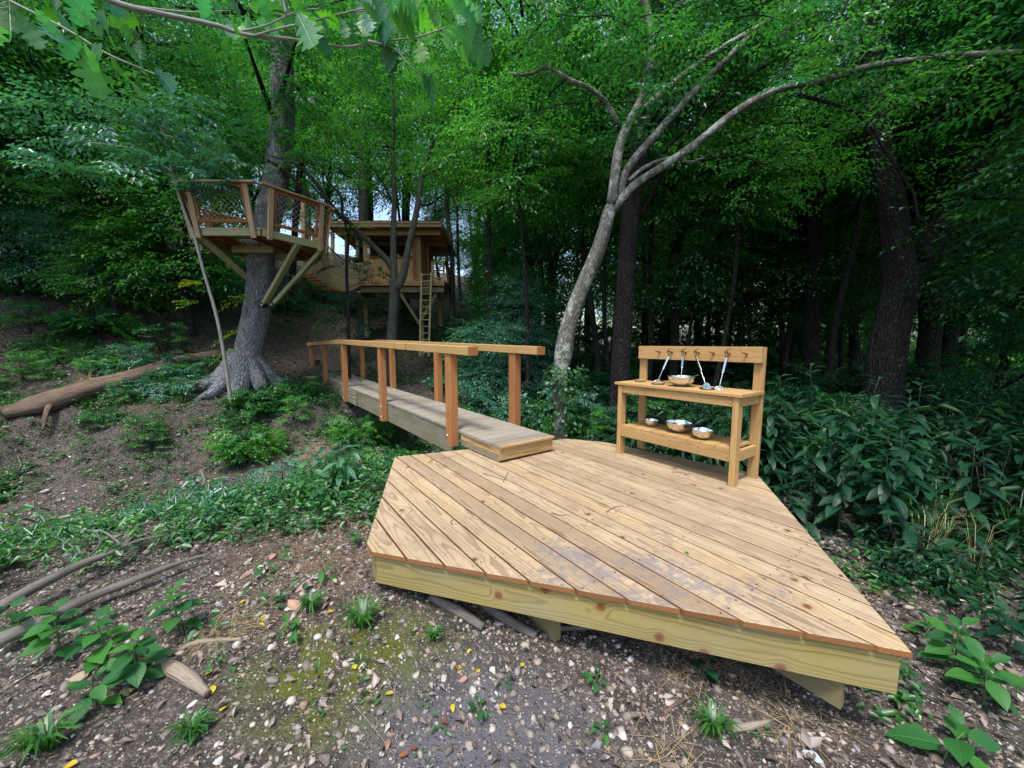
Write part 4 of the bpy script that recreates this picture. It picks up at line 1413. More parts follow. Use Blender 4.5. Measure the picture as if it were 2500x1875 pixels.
CRM = {}
for k_ in list(CR):
    for mm in ('leaf_forest', 'leaf_light', 'leaf_dark', 'leaf_teal'):
        CRM[k_, mm] = None


def crown_me(k_, mm):
    if CRM[k_, mm] is None:
        CRM[k_, mm] = variant(CR[k_], M[mm], mm)
    return CRM[k_, mm]


def tree(name, foot, line, rads, bark, label, cat='tree', group=None, crown=None, leafm='leaf_forest', cz=0.0, cs=1.0, brk=None, seg=12, wob=0.06, dz=0.25):
    """trunk through the points of line (world), crown mesh shared, put over the foot of the trunk"""
    f = Vector(foot)
    t = empty(name, f, 0)
    tag(t, label, cat, group)
    pts = [Vector(p) - f for p in line]
    pts[0] = pts[0] - Vector((0, 0, dz))
    tube('trunk', pts, rads, bark, t, seg=seg, wob=wob, M4=Matrix.Translation(f))
    if crown:
        top = Vector(line[-1])
        ctr = f.lerp(Vector((top.x, top.y, f.z)), 0.6 if crown.startswith('high') else 0.4)
        rot = rng.random() * 6.28
        Mx = Matrix.Translation((ctr.x, ctr.y, f.z + cz)) @ Matrix.Rotation(rot, 4, 'Z') @ Matrix.Scale(cs, 4)
        o = link('crown', crown_me(crown, leafm), None, t, Mx)
        o['kind'] = 'stuff'
        link('branch', BRN[crown[:-1]], None, t, Mx)['kind'] = 'stuff'
    return t


def P_(lst, d):
    """photograph coordinates -> points on the upright plane at distance d (d may vary along the list)"""
    return [at(x, y, d if not isinstance(d, (list, tuple)) else d[i]) for i, (x, y) in enumerate(lst)]


def spot(px, py, d=2.0):
    for _ in range(40):
        p = at(px, py, d)
        d += (p.z - hz(p.x, p.y)) * 0.6
    p = at(px, py, d)
    return p.x, p.y


def onground(px, d):
    p = at(px, 838, d)
    return Vector((p.x, d, hz(p.x, d)))


def clipup(n):
    return n


# ------------------------------------------------------------------ the big oak that carries the platform
of = Vector((-6.30, 9.05, hz(-6.30, 9.05)))
oak = empty('oak_tree', of)
tag(oak, 'stout grey-barked oak with flared roots carrying the lookout platform', 'tree')
pts = [(of.x - 0.12, of.y, of.z - 0.3), (of.x + 0.02, of.y + .02, of.z + 0.12)] + P_([(606, 880), (622, 790), (633, 700), (640, 600)], 9.14) + P_([(668, 480), (686, 330), (690, 200), (688, 60), (690, -200)], [9.2, 9.25, 9.3, 9.35, 9.45])
tube('trunk', [Vector(p) - of for p in pts], [0.46, 0.38, 0.30, 0.285, 0.28, 0.28, 0.265, 0.25, 0.24, 0.22, 0.18], M['bark_oak'], oak, seg=28, wob=0.07, sub=6, M4=Matrix.Translation(of))
for az, ln, r in ((3.6, 1.6, 0.24), (4.3, 1.05, 0.20), (5.0, 0.8, 0.24), (2.9, 1.1, 0.2), (5.7, 0.9, 0.2), (0.4, 0.9, 0.2)):
    c, s = math.cos(az), math.sin(az)
    p = []
    for q, (u, zz) in enumerate([(0.10, 0.95), (0.36, 0.42), (0.55 + 0.2 * ln, 0.14), (ln * 0.85, 0.03), (ln * 1.2, -0.10)]):
        x, y = of.x + c * u + 0.06 * math.sin(q * 2 + az), of.y + s * u
        z = hz(x, y) + zz if q > 1 else of.z + zz
        p.append(Vector((x, y, z)) - of)
    tube('root', p, [r * 0.8, r * 0.95, r * 0.62, r * 0.36, r * 0.12], M['bark_oak'], oak, seg=10, wob=0.12, M4=Matrix.Translation(of))
rows = []
for _ in range(300):
    az = rng.random() * 6.28
    z = rng.uniform(6.5, 11.5)
    rr = rng.uniform(0.6, 3.6)
    rows.append((TC.x + 0.3 + rr * math.cos(az), TC.y + rr * math.sin(az) + 0.3, z, az, rng.normal(-0.05, .25), rng.normal(0, .25), rng.uniform(.9, 1.6)))
for _ in range(34):
    p = at(rng.uniform(560, 800), rng.uniform(20, 400), rng.uniform(8.3, 8.9))
    rows.append((p.x, p.y, p.z, rng.random() * 6.28, rng.normal(-.1, .25), rng.normal(0, .25), rng.uniform(.5, .9)))
o = link('crown', assemble('crown', rows, 0.12), M['leaf_forest'], oak)
o['kind'] = 'stuff'
bl = []
for _ in range(12):
    az = rng.random() * 6.28; z = rng.uniform(6.3, 10.5); ln = rng.uniform(1.5, 3.2)
    c, s = math.cos(az), math.sin(az)
    bl.append(([(TC.x + .3, TC.y + .2, z), (TC.x + .3 + c * ln * .5, TC.y + .2 + s * ln * .5, z + .3), (TC.x + .3 + c * ln, TC.y + .2 + s * ln, z + .7)], [.07, .045, .015]))
bl.append((P_([(655, 392), (705, 425), (770, 500), (800, 520)], 9.0), [.05, .04, .03, .015]))
tubes('branch', bl, M['bark_dark'], oak, 6)['kind'] = 'stuff'

# ------------------------------------------------------------------ the leaning smooth-barked tree right of the bridge
lf = Vector((0.86, 6.3, hz(0.86, 6.3)))
lich = empty('leaning_tree', lf)
tag(lich, 'leaning pale tree with lichen spots and long forked limbs between bridge and mud kitchen', 'tree')
TB = Matrix.Translation(lf)


def limb(name, lst, d, rad, mat='bark_grey', seg=12, par=None, wob=0.05):
    par = par or lich
    pts = P_(lst, d)
    f = wm(par).translation
    return tube(name, [p - f for p in pts], rad, M[mat], par, seg=seg, wob=wob, M4=Matrix.Translation(f))


pts = [lf + Vector((0.0, 0, -0.3))] + P_([(1366, 1000), (1366, 930), (1377, 860), (1388, 800), (1420, 705), (1460, 610), (1486, 520), (1497, 470)], 6.3)
tube('trunk', [p - lf for p in pts], [.11, .10, .125, .15, .135, .12, .115, .10, .03], M['bark_grey'], lich, seg=18, wob=0.07, M4=TB)
limb('limb', [(1492, 500), (1500, 440), (1512, 360), (1530, 310), (1560, 255), (1582, 190), (1592, 110), (1580, 30), (1560, -60)], 6.28, [0.078, 0.074, 0.074, 0.070, 0.063, 0.059, 0.056, 0.052, 0.044])
limb('limb', [(1512, 490), (1524, 430), (1548, 390), (1600, 330), (1680, 240), (1760, 160), (1850, 70), (1960, -20)], 6.35, [0.067, 0.063, 0.063, 0.063, 0.056, 0.048, 0.041, 0.033])
limb('limb', [(1494, 520), (1545, 455), (1620, 405), (1700, 350), (1800, 270), (1900, 218), (2010, 195), (2100, 168), (2200, 150), (2330, 135), (2520, 125)], [6.3, 6.2, 6.1, 6.0, 5.9, 5.8, 5.7, 5.6, 5.5, 5.4, 5.2], [0.063, 0.059, 0.056, 0.056, 0.052, 0.048, 0.044, 0.041, 0.037, 0.033, 0.026])
limb('limb', [(1572, 265), (1640, 205), (1740, 130), (1860, 60), (1960, 0), (2050, -60)], 6.2, [0.044, 0.041, 0.037, 0.033, 0.026, 0.022])
limb('limb', [(1512, 305), (1480, 250), (1440, 215), (1390, 195), (1335, 165), (1290, 182), (1240, 178)], [6.28, 6.2, 6.1, 6.0, 5.9, 5.85, 5.8], [0.037, 0.033, 0.030, 0.030, 0.026, 0.022, 0.015])
limb('limb', [(1950, 232), (2060, 262), (2120, 300), (2150, 350), (2190, 410), (2230, 470), (2250, 540), (2330, 565), (2470, 595)], [5.8, 5.9, 6.0, 6.0, 6.0, 6.0, 6.0, 6.0, 6.0], [0.026, 0.026, 0.024, 0.022, 0.021, 0.019, 0.018, 0.013, 0.007], 'bark_dark')
limb('limb', [(1535, 440), (1580, 405), (1640, 385), (1690, 395), (1740, 370)], 6.1, [0.030, 0.026, 0.022, 0.016, 0.007])
limb('limb', [(1700, 392), (1800, 380), (1870, 400), (1960, 408)], 6.1, [0.013, 0.012, 0.009, 0.004], 'bark_dark')
limb('limb', [(1592, 100), (1640, 40), (1690, -30)], 6.3, [0.044, 0.041, 0.037], 'bark_dark')
limb('limb', [(2060, 165), (2040, 80), (2080, -20)], 5.6, [0.022, 0.018, 0.015], 'bark_dark')
rows = []


def fill(rows, x0, x1, y0, y1, d0, d1, n, sc=(0.7, 1.2), mask=None):
    for _ in range(n):
        px, py, d = rng.uniform(x0, x1), rng.uniform(y0, y1), rng.uniform(d0, d1)
        if mask and not mask(px, py): continue
        p = at(px, py, d)
        rows.append((p.x, p.y, p.z, rng.random() * 6.28, rng.normal(-0.1, .25), rng.normal(0, .25), rng.uniform(*sc)))


sky_hole = lambda x, y: not ((abs(x - 1850) < 75 and abs(y - 130) < 60) or (abs(x - 1700) < 45 and abs(y - 285) < 35) or (abs(x - 1465) < 40 and abs(y - 180) < 60))
fill(rows, 1240, 2520, -180, 230, 5.4, 8.2, 120, mask=sky_hole)
fill(rows, 1850, 2560, 120, 420, 5.6, 8.0, 70, mask=sky_hole)
fill(rows, 1250, 1560, 150, 330, 6.6, 8.2, 22, mask=sky_hole)
fill(rows, 1480, 2450, -60, 240, 5.0, 5.9, 42, (.5, .8), mask=sky_hole)
fill(rows, 1280, 1560, -60, 200, 5.4, 6.1, 16, (.5, .8), mask=sky_hole)
o = link('crown', assemble('crown', rows, 0.085, 0.5), M['leaf_forest'], lich)
o['kind'] = 'stuff'
tw = []
for _ in range(46):
    px, py = rng.uniform(1300, 2450), rng.uniform(-40, 330)
    d_ = rng.uniform(5.3, 6.6)
    a_ = rng.uniform(-.9, .5)
    l_ = rng.uniform(60, 170)
    q1 = at(px, py, d_); q2 = at(px + l_ * .5 * math.cos(a_), py + l_ * .5 * math.sin(a_) - 12, d_); q3 = at(px + l_ * math.cos(a_), py + l_ * math.sin(a_), d_ + .1)
    tw.append(([q1, q2, q3], [.011, .008, .003]))
tubes('twigs', tw, M['bark_dark'], lich, 5)['kind'] = 'stuff'
# ivy on its foot
ivy = empty('ivy', lf + Vector((0, -.2, .3)))
tag(ivy, 'ivy climbing round the foot of the leaning pale tree', 'ivy')
n = 420
zz = rng.random(n) ** 0.8 * 1.35
az = rng.uniform(-3.1, 0.2, n)
rr = 0.19 + rng.random(n) * 0.14 + 0.22 * np.maximum(0, 0.55 - zz)
Pv = np.stack([lf.x - 0.03 + zz * 0.02 + rr * np.cos(az) * 1.1, lf.y + rr * np.sin(az), lf.z + 0.15 + zz], 1)
Av = np.stack([np.cos(az) * .5 + rng.normal(0, .5, n), rng.normal(0, .4, n), -0.6 + rng.normal(0, .3, n)], 1)
Nv = np.stack([np.cos(az), np.sin(az), np.full(n, .35)], 1) + rng.normal(0, .2, (n, 3))
sz = rng.uniform(.05, .09, n)
link('foliage', leaves_mesh('foliage', Pv, Av, nrm(Nv), sz, sz * .8, rng.random(n), True), M['ground_leaf'], ivy)['kind'] = 'stuff'
tubes('stem', [([(lf.x - .15, lf.y - .16, lf.z), (lf.x - .2, lf.y - .17, lf.z + .6), (lf.x - .1, lf.y - .18, lf.z + 1.2)], [.01, .008, .005])], M['bark_dark'], ivy)

# ------------------------------------------------------------------ forked grey tree in front of the hut
tf = onground(955, 11.2)
ft = empty('forked_tree', tf)
tag(ft, 'grey tree forking in three in front of the hut', 'tree')
pp = [tf + Vector((0, 0, -.3))] + P_([(955, 900), (957, 830), (960, 760), (963, 700), (961, 645), (961, 560), (963, 480), (958, 380), (962, 250), (950, 100)], 11.2)
tube('trunk', [p - tf for p in pp], [.19, .165, .15, .14, .135, .10, .08, .07, .06, .045, .03], M['bark_mid'], ft, seg=12, wob=.06, M4=Matrix.Translation(tf))
limb('limb', [(966, 705), (984, 672), (996, 610), (1010, 550), (1021, 495), (1032, 430), (1060, 340), (1110, 250)], 11.2, [.12, .11, .09, .085, .075, .06, .05, .03], 'bark_mid', par=ft)
limb('limb', [(958, 655), (946, 638), (919, 608), (879, 572), (848, 540), (815, 510), (770, 445), (720, 400), (660, 380)], [11.2, 11.1, 10.9, 10.6, 10.2, 9.6, 9.0, 8.7, 8.6], [.09, .085, .075, .07, .06, .055, .045, .035, .02], 'bark_mid', par=ft)
limb('limb', [(836, 530), (832, 480), (800, 440), (790, 400)], 10.0, [.035, .03, .02, .01], 'bark_dark', par=ft)
limb('limb', [(1021, 495), (1046, 500), (1090, 470), (1150, 430), (1220, 380)], 11.2, [.035, .03, .025, .018, .01], 'bark_dark', par=ft)
limb('limb', [(1032, 430), (1095, 400), (1150, 350), (1200, 290), (1260, 270)], 11.0, [.035, .03, .025, .018, .01], 'bark_dark', par=ft)
limb('limb', [(962, 500), (930, 440), (900, 400), (850, 370)], 11.2, [.035, .03, .02, .01], 'bark_dark', par=ft)
rows = []
fill(rows, 760, 1300, -120, 400, 9.6, 12.5, 150, (0.8, 1.4))
fill(rows, 780, 880, 400, 600, 10.2, 11.0, 4, (0.5, .8))
o = link('crown', assemble('crown', rows, 0.095, 0.5), M['leaf_light'], ft)
o['kind'] = 'stuff'
# the slim dark sapling hiding part of the net bridge
sf = onground(848, 10.2)
t = empty('leafy_sapling', sf)
tag(t, 'thin dark leafy sapling standing in front of the rope bridge', 'sapling')
tube('trunk', [p - sf for p in [sf + Vector((0, 0, -.2))] + P_([(850, 760), (846, 660), (850, 580), (838, 530)], 10.2)], [.05, .045, .04, .035, .02], M['bark_dark'], t, seg=8, M4=Matrix.Translation(sf))
rows = []
fill(rows, 800, 905, 555, 800, 9.9, 10.6, 22, (.45, .8))
link('crown', assemble('crown', rows, .085), M['leaf_dark'], t)['kind'] = 'stuff'

# ------------------------------------------------------------------ forest trunks one can tell apart
def fpx(name, lst, d, w, bark, label, crown, leafm='leaf_forest', group=None, cs=1.0, cz=0.0, seg=12, top=True):
    """w: trunk width in photograph pixels at the foot and at the top"""
    f = onground(lst[0][0], d)
    line = [f] + [p for p in P_(lst, d) if p.z > f.z + 0.3]
    if top:
        e, g = line[-1], line[-2]
        line.append(e + (e - g).normalized() * 2.5 + Vector((0, 0, 2.0)))
    n = len(line)
    rr = [0.5 * (w[0] * (1 - i / (n - 1)) + w[1] * i / (n - 1)) / F_PX * d for i in range(n)]
    rr[0] *= 1.25
    return tree(name, f, line, rr, M[bark], label, 'tree', group, crown, leafm, cz, cs, seg=seg)


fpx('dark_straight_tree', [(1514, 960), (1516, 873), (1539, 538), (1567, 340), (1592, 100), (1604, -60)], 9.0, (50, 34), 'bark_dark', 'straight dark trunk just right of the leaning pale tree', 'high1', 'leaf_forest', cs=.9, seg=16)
jf = onground(2170, 7.6)
jt = empty('forked_oak', jf)
tag(jt, 'massive dark furrowed tree forking low behind the right-hand plants', 'tree')
pp = [jf + Vector((0, 0, -.3))] + P_([(2160, 900), (2178, 790), (2200, 700), (2190, 600), (2175, 500), (2148, 350), (2135, 200), (2120, 0), (2110, -150)], 7.6)
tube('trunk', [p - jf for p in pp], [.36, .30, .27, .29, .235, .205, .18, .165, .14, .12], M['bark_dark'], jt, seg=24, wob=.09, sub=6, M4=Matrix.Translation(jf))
limb('limb', [(2195, 720), (2245, 640), (2290, 560), (2340, 480), (2400, 370), (2455, 270), (2520, 150)], 7.6, [.19, .19, .175, .165, .155, .145, .13], 'bark_dark', par=jt, seg=16)
limb('limb', [(2250, 625), (2280, 610), (2298, 592)], 7.4, [.12, .08, .05], 'bark_dark', par=jt)
rows = []
fill(rows, 1950, 2600, -200, 330, 7.0, 10.5, 120, (.9, 1.5))
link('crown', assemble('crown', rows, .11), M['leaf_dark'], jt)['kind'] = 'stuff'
fpx('tree', [(888, 700), (888, 540), (886, 400), (880, 200), (870, 20)], 15.4, (26, 18), 'bark_mid', 'grey trunk rising behind the roof of the hut', 'high2', 'leaf_light')
fpx('tree', [(1102, 850), (1104, 640), (1090, 500), (1098, 380), (1120, 200)], 15.0, (13, 7), 'bark_mid', 'slim pale trunk just right of the hut balcony', 'mid1', 'leaf_light', cz=3.5, cs=.8)
fpx('tree', [(1345, 800), (1356, 560), (1372, 480), (1414, 351), (1437, 150), (1450, 0)], 13.0, (20, 10), 'bark_dark', 'dark leaning trunk bending right, seen left of the pale leaning tree', 'mid2', 'leaf_light', cz=2.0)
fpx('tree', [(1645, 900), (1652, 652), (1666, 538), (1655, 465), (1632, 340), (1630, 150)], 12.0, (24, 14), 'bark_dark', 'crooked dark trunk above the pegged backboard of the mud kitchen', 'mid1', 'leaf_forest')
fpx('tree', [(1913, 930), (1902, 708), (1879, 510), (1876, 350)], 14.0, (14, 8), 'bark_dark', 'thin dark trunk right of the mud kitchen bending left at the top', 'mid2', 'leaf_forest')
fpx('tree', [(1935, 880), (1947, 708), (1972, 578), (2000, 420)], 16.0, (18, 9), 'bark_mid', 'slanting grey trunk left of the dark pole-straight one', 'low1', 'leaf_forest')
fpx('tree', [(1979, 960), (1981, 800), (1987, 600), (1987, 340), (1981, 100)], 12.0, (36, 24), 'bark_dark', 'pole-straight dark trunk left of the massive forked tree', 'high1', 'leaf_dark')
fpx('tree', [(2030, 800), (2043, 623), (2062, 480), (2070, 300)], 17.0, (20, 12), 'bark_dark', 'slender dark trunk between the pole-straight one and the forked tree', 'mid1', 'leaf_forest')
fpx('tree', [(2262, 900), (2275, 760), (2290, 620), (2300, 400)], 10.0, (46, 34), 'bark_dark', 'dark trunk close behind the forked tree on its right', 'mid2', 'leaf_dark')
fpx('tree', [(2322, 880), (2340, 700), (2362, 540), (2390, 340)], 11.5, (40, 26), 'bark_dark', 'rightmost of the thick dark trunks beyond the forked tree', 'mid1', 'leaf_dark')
fpx('tree', [(447, 860), (436, 800), (410, 680), (375, 520), (350, 340), (345, 200)], 12.0, (22, 16), 'bark_mid', 'mottled grey trunk on the slope left of the lookout platform', 'mid1', 'leaf_forest')
fpx('tree', [(240, 810), (228, 740), (212, 600), (205, 450)], 13.0, (14, 9), 'bark_mid', 'slim trunk on the slope above the fallen log', 'low1', 'leaf_teal')
fpx('tree', [(26, 800), (24, 620), (20, 480), (10, 300)], 13.0, (12, 8), 'bark_dark', 'thin dark trunk at the far left on the slope', 'mid2', 'leaf_forest')
fpx('tree', [(225, 560), (185, 470), (120, 380), (60, 240), (30, 100)], 10.5, (13, 7), 'bark_dark', 'thin dark trunk leaning left in the upper left foliage', 'low2', 'leaf_teal', top=False)
fpx('tree', [(700, 830), (712, 700), (720, 560), (735, 380), (745, 200)], 15.5, (16, 11), 'bark_dark', 'dark trunk seen between the lookout platform and the hut', 'mid1', 'leaf_light', cz=3.5, cs=.8)
fpx('tree', [(1205, 860), (1212, 700), (1222, 560), (1228, 400), (1235, 250)], 18.0, (14, 10), 'bark_dark', 'thin trunk in the bright green gap behind the handrail end', 'mid2', 'leaf_light')
fpx('tree', [(1750, 860), (1752, 700), (1760, 560), (1750, 420)], 17.0, (12, 9), 'bark_dark', 'thin upright trunk deep in the forest above the mud kitchen', 'mid1', 'leaf_forest')
fpx('tree', [(1575, 860), (1580, 740), (1590, 600), (1600, 450)], 17.0, (11, 8), 'bark_mid', 'thin grey trunk right behind the straight dark one', 'mid2', 'leaf_light')
fpx('tree', [(990, 560), (995, 400), (1000, 250), (1010, 100)], 19.0, (20, 14), 'bark_dark', 'dark trunk above the roof of the hut at its right half', 'high1', 'leaf_light')

# pale leaning sapling in front of the platform
f = onground(556, 7.9)
t = empty('leaning_sapling', f)
tag(t, 'thin pale sapling leaning left in front of the lookout platform', 'sapling')
tube('trunk', [p - f for p in [f + Vector((0, 0, -.2))] + P_([(547, 867), (527, 765), (499, 669), (476, 584), (448, 510), (419, 419), (400, 330), (360, 230)], 7.9)], [.036, .033, .030, .028, .026, .024, .022, .018, .012], M['bark_sapling'], t, seg=10, M4=Matrix.Translation(f))
rows = []
fill(rows, 90, 560, 240, 440, 7.0, 8.6, 56, (.6, 1.0))
fill(rows, 430, 560, 400, 470, 7.3, 7.8, 8, (.4, .6))
link('crown', assemble('crown', rows, .115, .5, True), M['leaf_teal'], t)['kind'] = 'stuff'
tubes('branch', [(P_([(419, 419), (350, 370), (240, 350), (120, 340)], 7.8), [.02, .015, .01, .005]), (P_([(400, 330), (480, 350), (560, 400)], 7.8), [.015, .01, .005]), (P_([(400, 330), (300, 290), (200, 280)], 7.8), [.015, .01, .005])], M['bark_sapling'], t)
# yellowing twig beside it
rows = [(*at(500, 690, 7.9), 3.4, 0, 0, .35), (*at(490, 735, 7.9), 3.2, -.1, 0, .4), (*at(545, 725, 8.2), 0.4, 0, 0, .45), (*at(640, 715, 8.6), 3.5, -.3, 0, .8), (*at(620, 800, 8.5), 3.6, -.3, 0, .7), (*at(600, 850, 8.4), 3.6, -.3, 0, .6)]
sprig = empty('sprig', at(560, 740, 8.0))
tag(sprig, 'leafy sprigs growing beside the foot of the oak, some yellowing', 'sprig')
link('foliage', assemble('foliage', rows, .075, .5, True), leaf_mat('yellowing_leaf', [(0.03, .11, .02), (.05, .16, .02), (.22, .27, .01), (.35, .34, .02)]), sprig)['kind'] = 'stuff'

ORD = ['first', 'second', 'third', 'fourth', 'fifth', 'sixth', 'seventh', 'eighth', 'ninth', 'tenth', 'eleventh', 'twelfth', 'thirteenth', 'fourteenth', 'fifteenth', 'sixteenth', 'seventeenth', 'eighteenth', 'nineteenth']
TENS = ['', '', 'twent', 'thirt', 'fort', 'fift', 'sixt', 'sevent']


def ordinal(n):
    if n <= 19: return ORD[n - 1]
    t, u = divmod(n, 10)
    return TENS[t] + ('ieth' if u == 0 else 'y-' + ORD[u - 1])


FCOL = {'leaf_forest': 'mid green', 'leaf_light': 'light green', 'leaf_dark': 'dark green', 'leaf_teal': 'bluish green'}
FOR_LABEL = []


def label_rows():
    groups = {}
    for o_, stem_, place_, col_ in FOR_LABEL:
        groups.setdefault(o_['group'], []).append((o_.location.x / max(.1, o_.location.y), o_, stem_, place_, col_))
    for g_, l_ in groups.items():
        l_.sort(key=lambda q: q[0])
        for i_, (_, o_, stem_, place_, col_) in enumerate(l_):
            o_['label'] = (FCOL[col_] + ' ' + stem_ + ', ' + ordinal(i_ + 1) + ' from the left ' + place_)


# ------------------------------------------------------------------ the rest of the wood: trees set out on the ground
ZN = {
    'left': ('understory tree', 'on the slope at the left', 'trees on the left slope'),
    'mid': ('tree', 'in the bright wood behind the hut', 'trees behind the hut'),
    'right': ('understory tree', 'in the dark wood behind the mud kitchen', 'trees behind the mud kitchen'),
    'far': ('distant tree', 'in the forest background', 'distant forest trees'),
}


def forest_tree(x, y, kind, leafm, zone, s, bark='bark_dark'):
    if -8.2 < x < -1.2 and 8.5 < y < 17.2: return
    z = hz(x, y)
    f = Vector((x, y, z))
    stem_, place_, grp = ZN[zone]
    r = rng.uniform(.05, .09) * s if kind[0] == 'l' else rng.uniform(.10, .20) * s
    hgt = {'l': 5.0, 'm': 9.0, 'h': 15.0}[kind[0]] * s
    lx, ly = rng.normal(0, .04) * hgt, rng.normal(0, .03) * hgt
    line = [f + Vector((lx * u + .12 * math.sin(u * 7 + x), ly * u, hgt * u)) for u in np.linspace(0, 1, 7)]
    o = tree('forest_tree', f, line, list(np.linspace(r * 1.15, r * .25, 7)), M[bark], stem_, 'tree', grp, kind, leafm, 0, s, seg=8, wob=.04)
    FOR_LABEL.append((o, stem_, place_, leafm))


tiers = []
# (angle range in px, distance range, count, kinds, foliage, zone)
tiers.append((-150, 560, 10.5, 18, 15, ['low1', 'low2', 'mid1', 'mid2'], ['leaf_forest', 'leaf_light', 'leaf_teal', 'leaf_light'], 'left'))
tiers.append((600, 1350, 17, 27, 11, ['mid1', 'mid2', 'high2'], ['leaf_light', 'leaf_light', 'leaf_forest'], 'mid'))
tiers.append((1150, 2650, 11.5, 24, 17, ['low1', 'mid2', 'mid1', 'mid2', 'mid1'], ['leaf_forest', 'leaf_light', 'leaf_light', 'leaf_forest'], 'right'))
tiers.append((-250, 2750, 24, 44, 27, ['high1', 'high2', 'mid1', 'low1'], ['leaf_light', 'leaf_forest', 'leaf_light'], 'far'))
for x0, x1, d0, d1, n, ks, ls, zn in tiers:
    for i in range(n):
        px = x0 + (x1 - x0) * (i + rng.random()) / n
        d = math.sqrt(rng.uniform(d0 ** 2, d1 ** 2))
        x = (px - 1250) / F_PX * d
        if 640 < px < 1130 and d < 17.5: continue
        if zn == 'far' and 540 < px < 1520 and rng.random() < .6: continue
        forest_tree(x, d, ks[rng.integers(len(ks))], ls[rng.integers(len(ls))], zn, rng.uniform(.85, 1.2), 'bark_mid' if rng.random() < .3 else 'bark_dark')
for i in range(16):
    px_ = 1180 + 1400 * (i + rng.random()) / 16
    d_ = rng.uniform(17, 27)
    forest_tree((px_ - 1250) / F_PX * d_, d_, ['low1', 'low2', 'mid2'][i % 3], 'leaf_light', 'right', rng.uniform(1.0, 1.3))
for i in range(34):
    px_ = 1130 + 1350 * (i + rng.random()) / 34
    d_ = rng.uniform(9.5, 19)
    x_ = (px_ - 1250) / F_PX * d_
    f_ = Vector((x_, d_, hz(x_, d_)))
    r_ = rng.uniform(.045, .11)
    ln_ = rng.normal(0, .5); kk_ = rng.normal(0, .12)
    line_ = [f_ + Vector((ln_ * u + kk_ * math.sin(u * 6 + i), rng.normal(0, .05), 9.5 * u)) for u in np.linspace(0, 1, 8)]
    o = tree('forest_tree', f_, line_, list(np.linspace(r_ * 1.2, r_ * .45, 8)), M['bark_dark'], 'pole', 'tree', 'slender trunks in the right-hand wood', ('mid1' if i % 4 == 1 else 'mid2') if i % 2 else None, 'leaf_light', 3.2, .85, seg=7, wob=.05)
    FOR_LABEL.append((o, 'slender trunk under leaves', 'in the right-hand wood', 'leaf_light'))
for px_, d_, k_, lm_, s_ in ((1180, 9.6, 'low2', 'leaf_teal', .5), (1265, 10.8, 'low1', 'leaf_teal', .62), (60, 11.5, 'mid1', 'leaf_teal', .8), (300, 10.2, 'low2', 'leaf_light', .8), (-60, 10.5, 'mid2', 'leaf_teal', .8), (2450, 6.8, 'low2', 'leaf_forest', .7)):
    forest_tree((px_ - 1250) / F_PX * d_, d_, k_, lm_, 'left' if px_ < 700 else 'right', s_)
# trees at the sides, just outside the picture
for x, y, k_, s in ((6.8, 1.6, 'high1', .8), (8.3, 4.3, 'high2', .9), (9.8, 6.2, 'high1', .9), (6.0, -1.2, 'high2', .85), (-13, 8, 'mid1', 1.0), (-15, 12, 'high1', 1), (9, 5.5, 'mid2', 1), (11, 8, 'high2', 1), (7.5, 3.2, 'mid1', .8), (-12, 4, 'mid2', .9)):  # leading high ones added to block light and darken the right side
    forest_tree(x, y, k_, 'leaf_forest', 'left' if x < 0 else 'right', s)


# ------------------------------------------------------------------ understory shrubs
def bush_mesh(n, r, h, leaf):
    rows = []
    for _ in range(n):
        az = rng.random() * 6.28
        u = rng.random()
        rr = r * math.sqrt(rng.random()) * (1 - .5 * u)
        rows.append((rr * math.cos(az) * .6, rr * math.sin(az) * .6, h * (0.1 + .8 * u) * (1 - .3 * rr / r), az + rng.normal(0, .5), rng.normal(.15, .3), rng.normal(0, .3), rng.uniform(.35, .6) * r))
    return assemble('foliage', rows, leaf, .52, True)


BM = [bush_mesh(34, 1.0, 1.1, .085), bush_mesh(30, .9, .8, .095), bush_mesh(26, .8, 1.4, .075)]


def big_leaf_bush(n, r, h, leaf):
    P, A, Nn, S_ = [], [], [], []
    for _ in range(n):
        az = rng.random() * 6.28; rr = r * math.sqrt(rng.random()) * .8; x_, y_ = rr * math.cos(az), rr * math.sin(az)
        hh = h * rng.uniform(.6, 1) * (1 - .35 * rr / r)
        m = int(9 + 12 * hh)
        for q in range(m):
            u = .25 + .75 * q / m
            a2 = q * 2.4 + az
            P.append((x_ * (1 + .4 * u), y_ * (1 + .4 * u), hh * u)); A.append((math.cos(a2), math.sin(a2), rng.normal(-.15 + .5 * (u > .9), .25))); Nn.append((rng.normal(0, .2), rng.normal(0, .2), 1)); S_.append(leaf * rng.uniform(.6, 1.1))
    P = np.array(P); S_ = np.array(S_)
    return leaves_mesh('foliage', P, nrm(np.array(A)), nrm(np.array(Nn)), S_, S_ * .32, rng.random(len(P)), True, .18, .45)


BM.append(big_leaf_bush(13, .75, 1.25, .23))
BM.append(big_leaf_bush(12, .7, .8, .19))
stemme = []
for q in range(2):
    o = tubes('stem', [([(0, 0, -.1), (c * .15, s_ * .15, .45), (c * .4, s_ * .4, .9)], [.012, .009, .004]) for c, s_ in [(math.cos(a), math.sin(a)) for a in rng.uniform(0, 6.28, 7)]], M['bark_dark'], None, 4)
    stemme.append(o.data); bpy.data.objects.remove(o)
BMV = {}


def bush(x, y, q, leafm, s, label, group):
    t = empty('shrub', (x, y, hz(x, y)), rng.random() * 6.28)
    tag(t, label, 'shrub', group)
    if (q, leafm) not in BMV: BMV[q, leafm] = variant(BM[q], M[leafm], leafm)
    Mx = wm(t) @ Matrix.Scale(s, 4)
    o = link('foliage', BMV[q, leafm], None, t, Mx); o['kind'] = 'stuff'
    if q < 5: link('stem', stemme[q % 2], None, t, Mx)
    return t


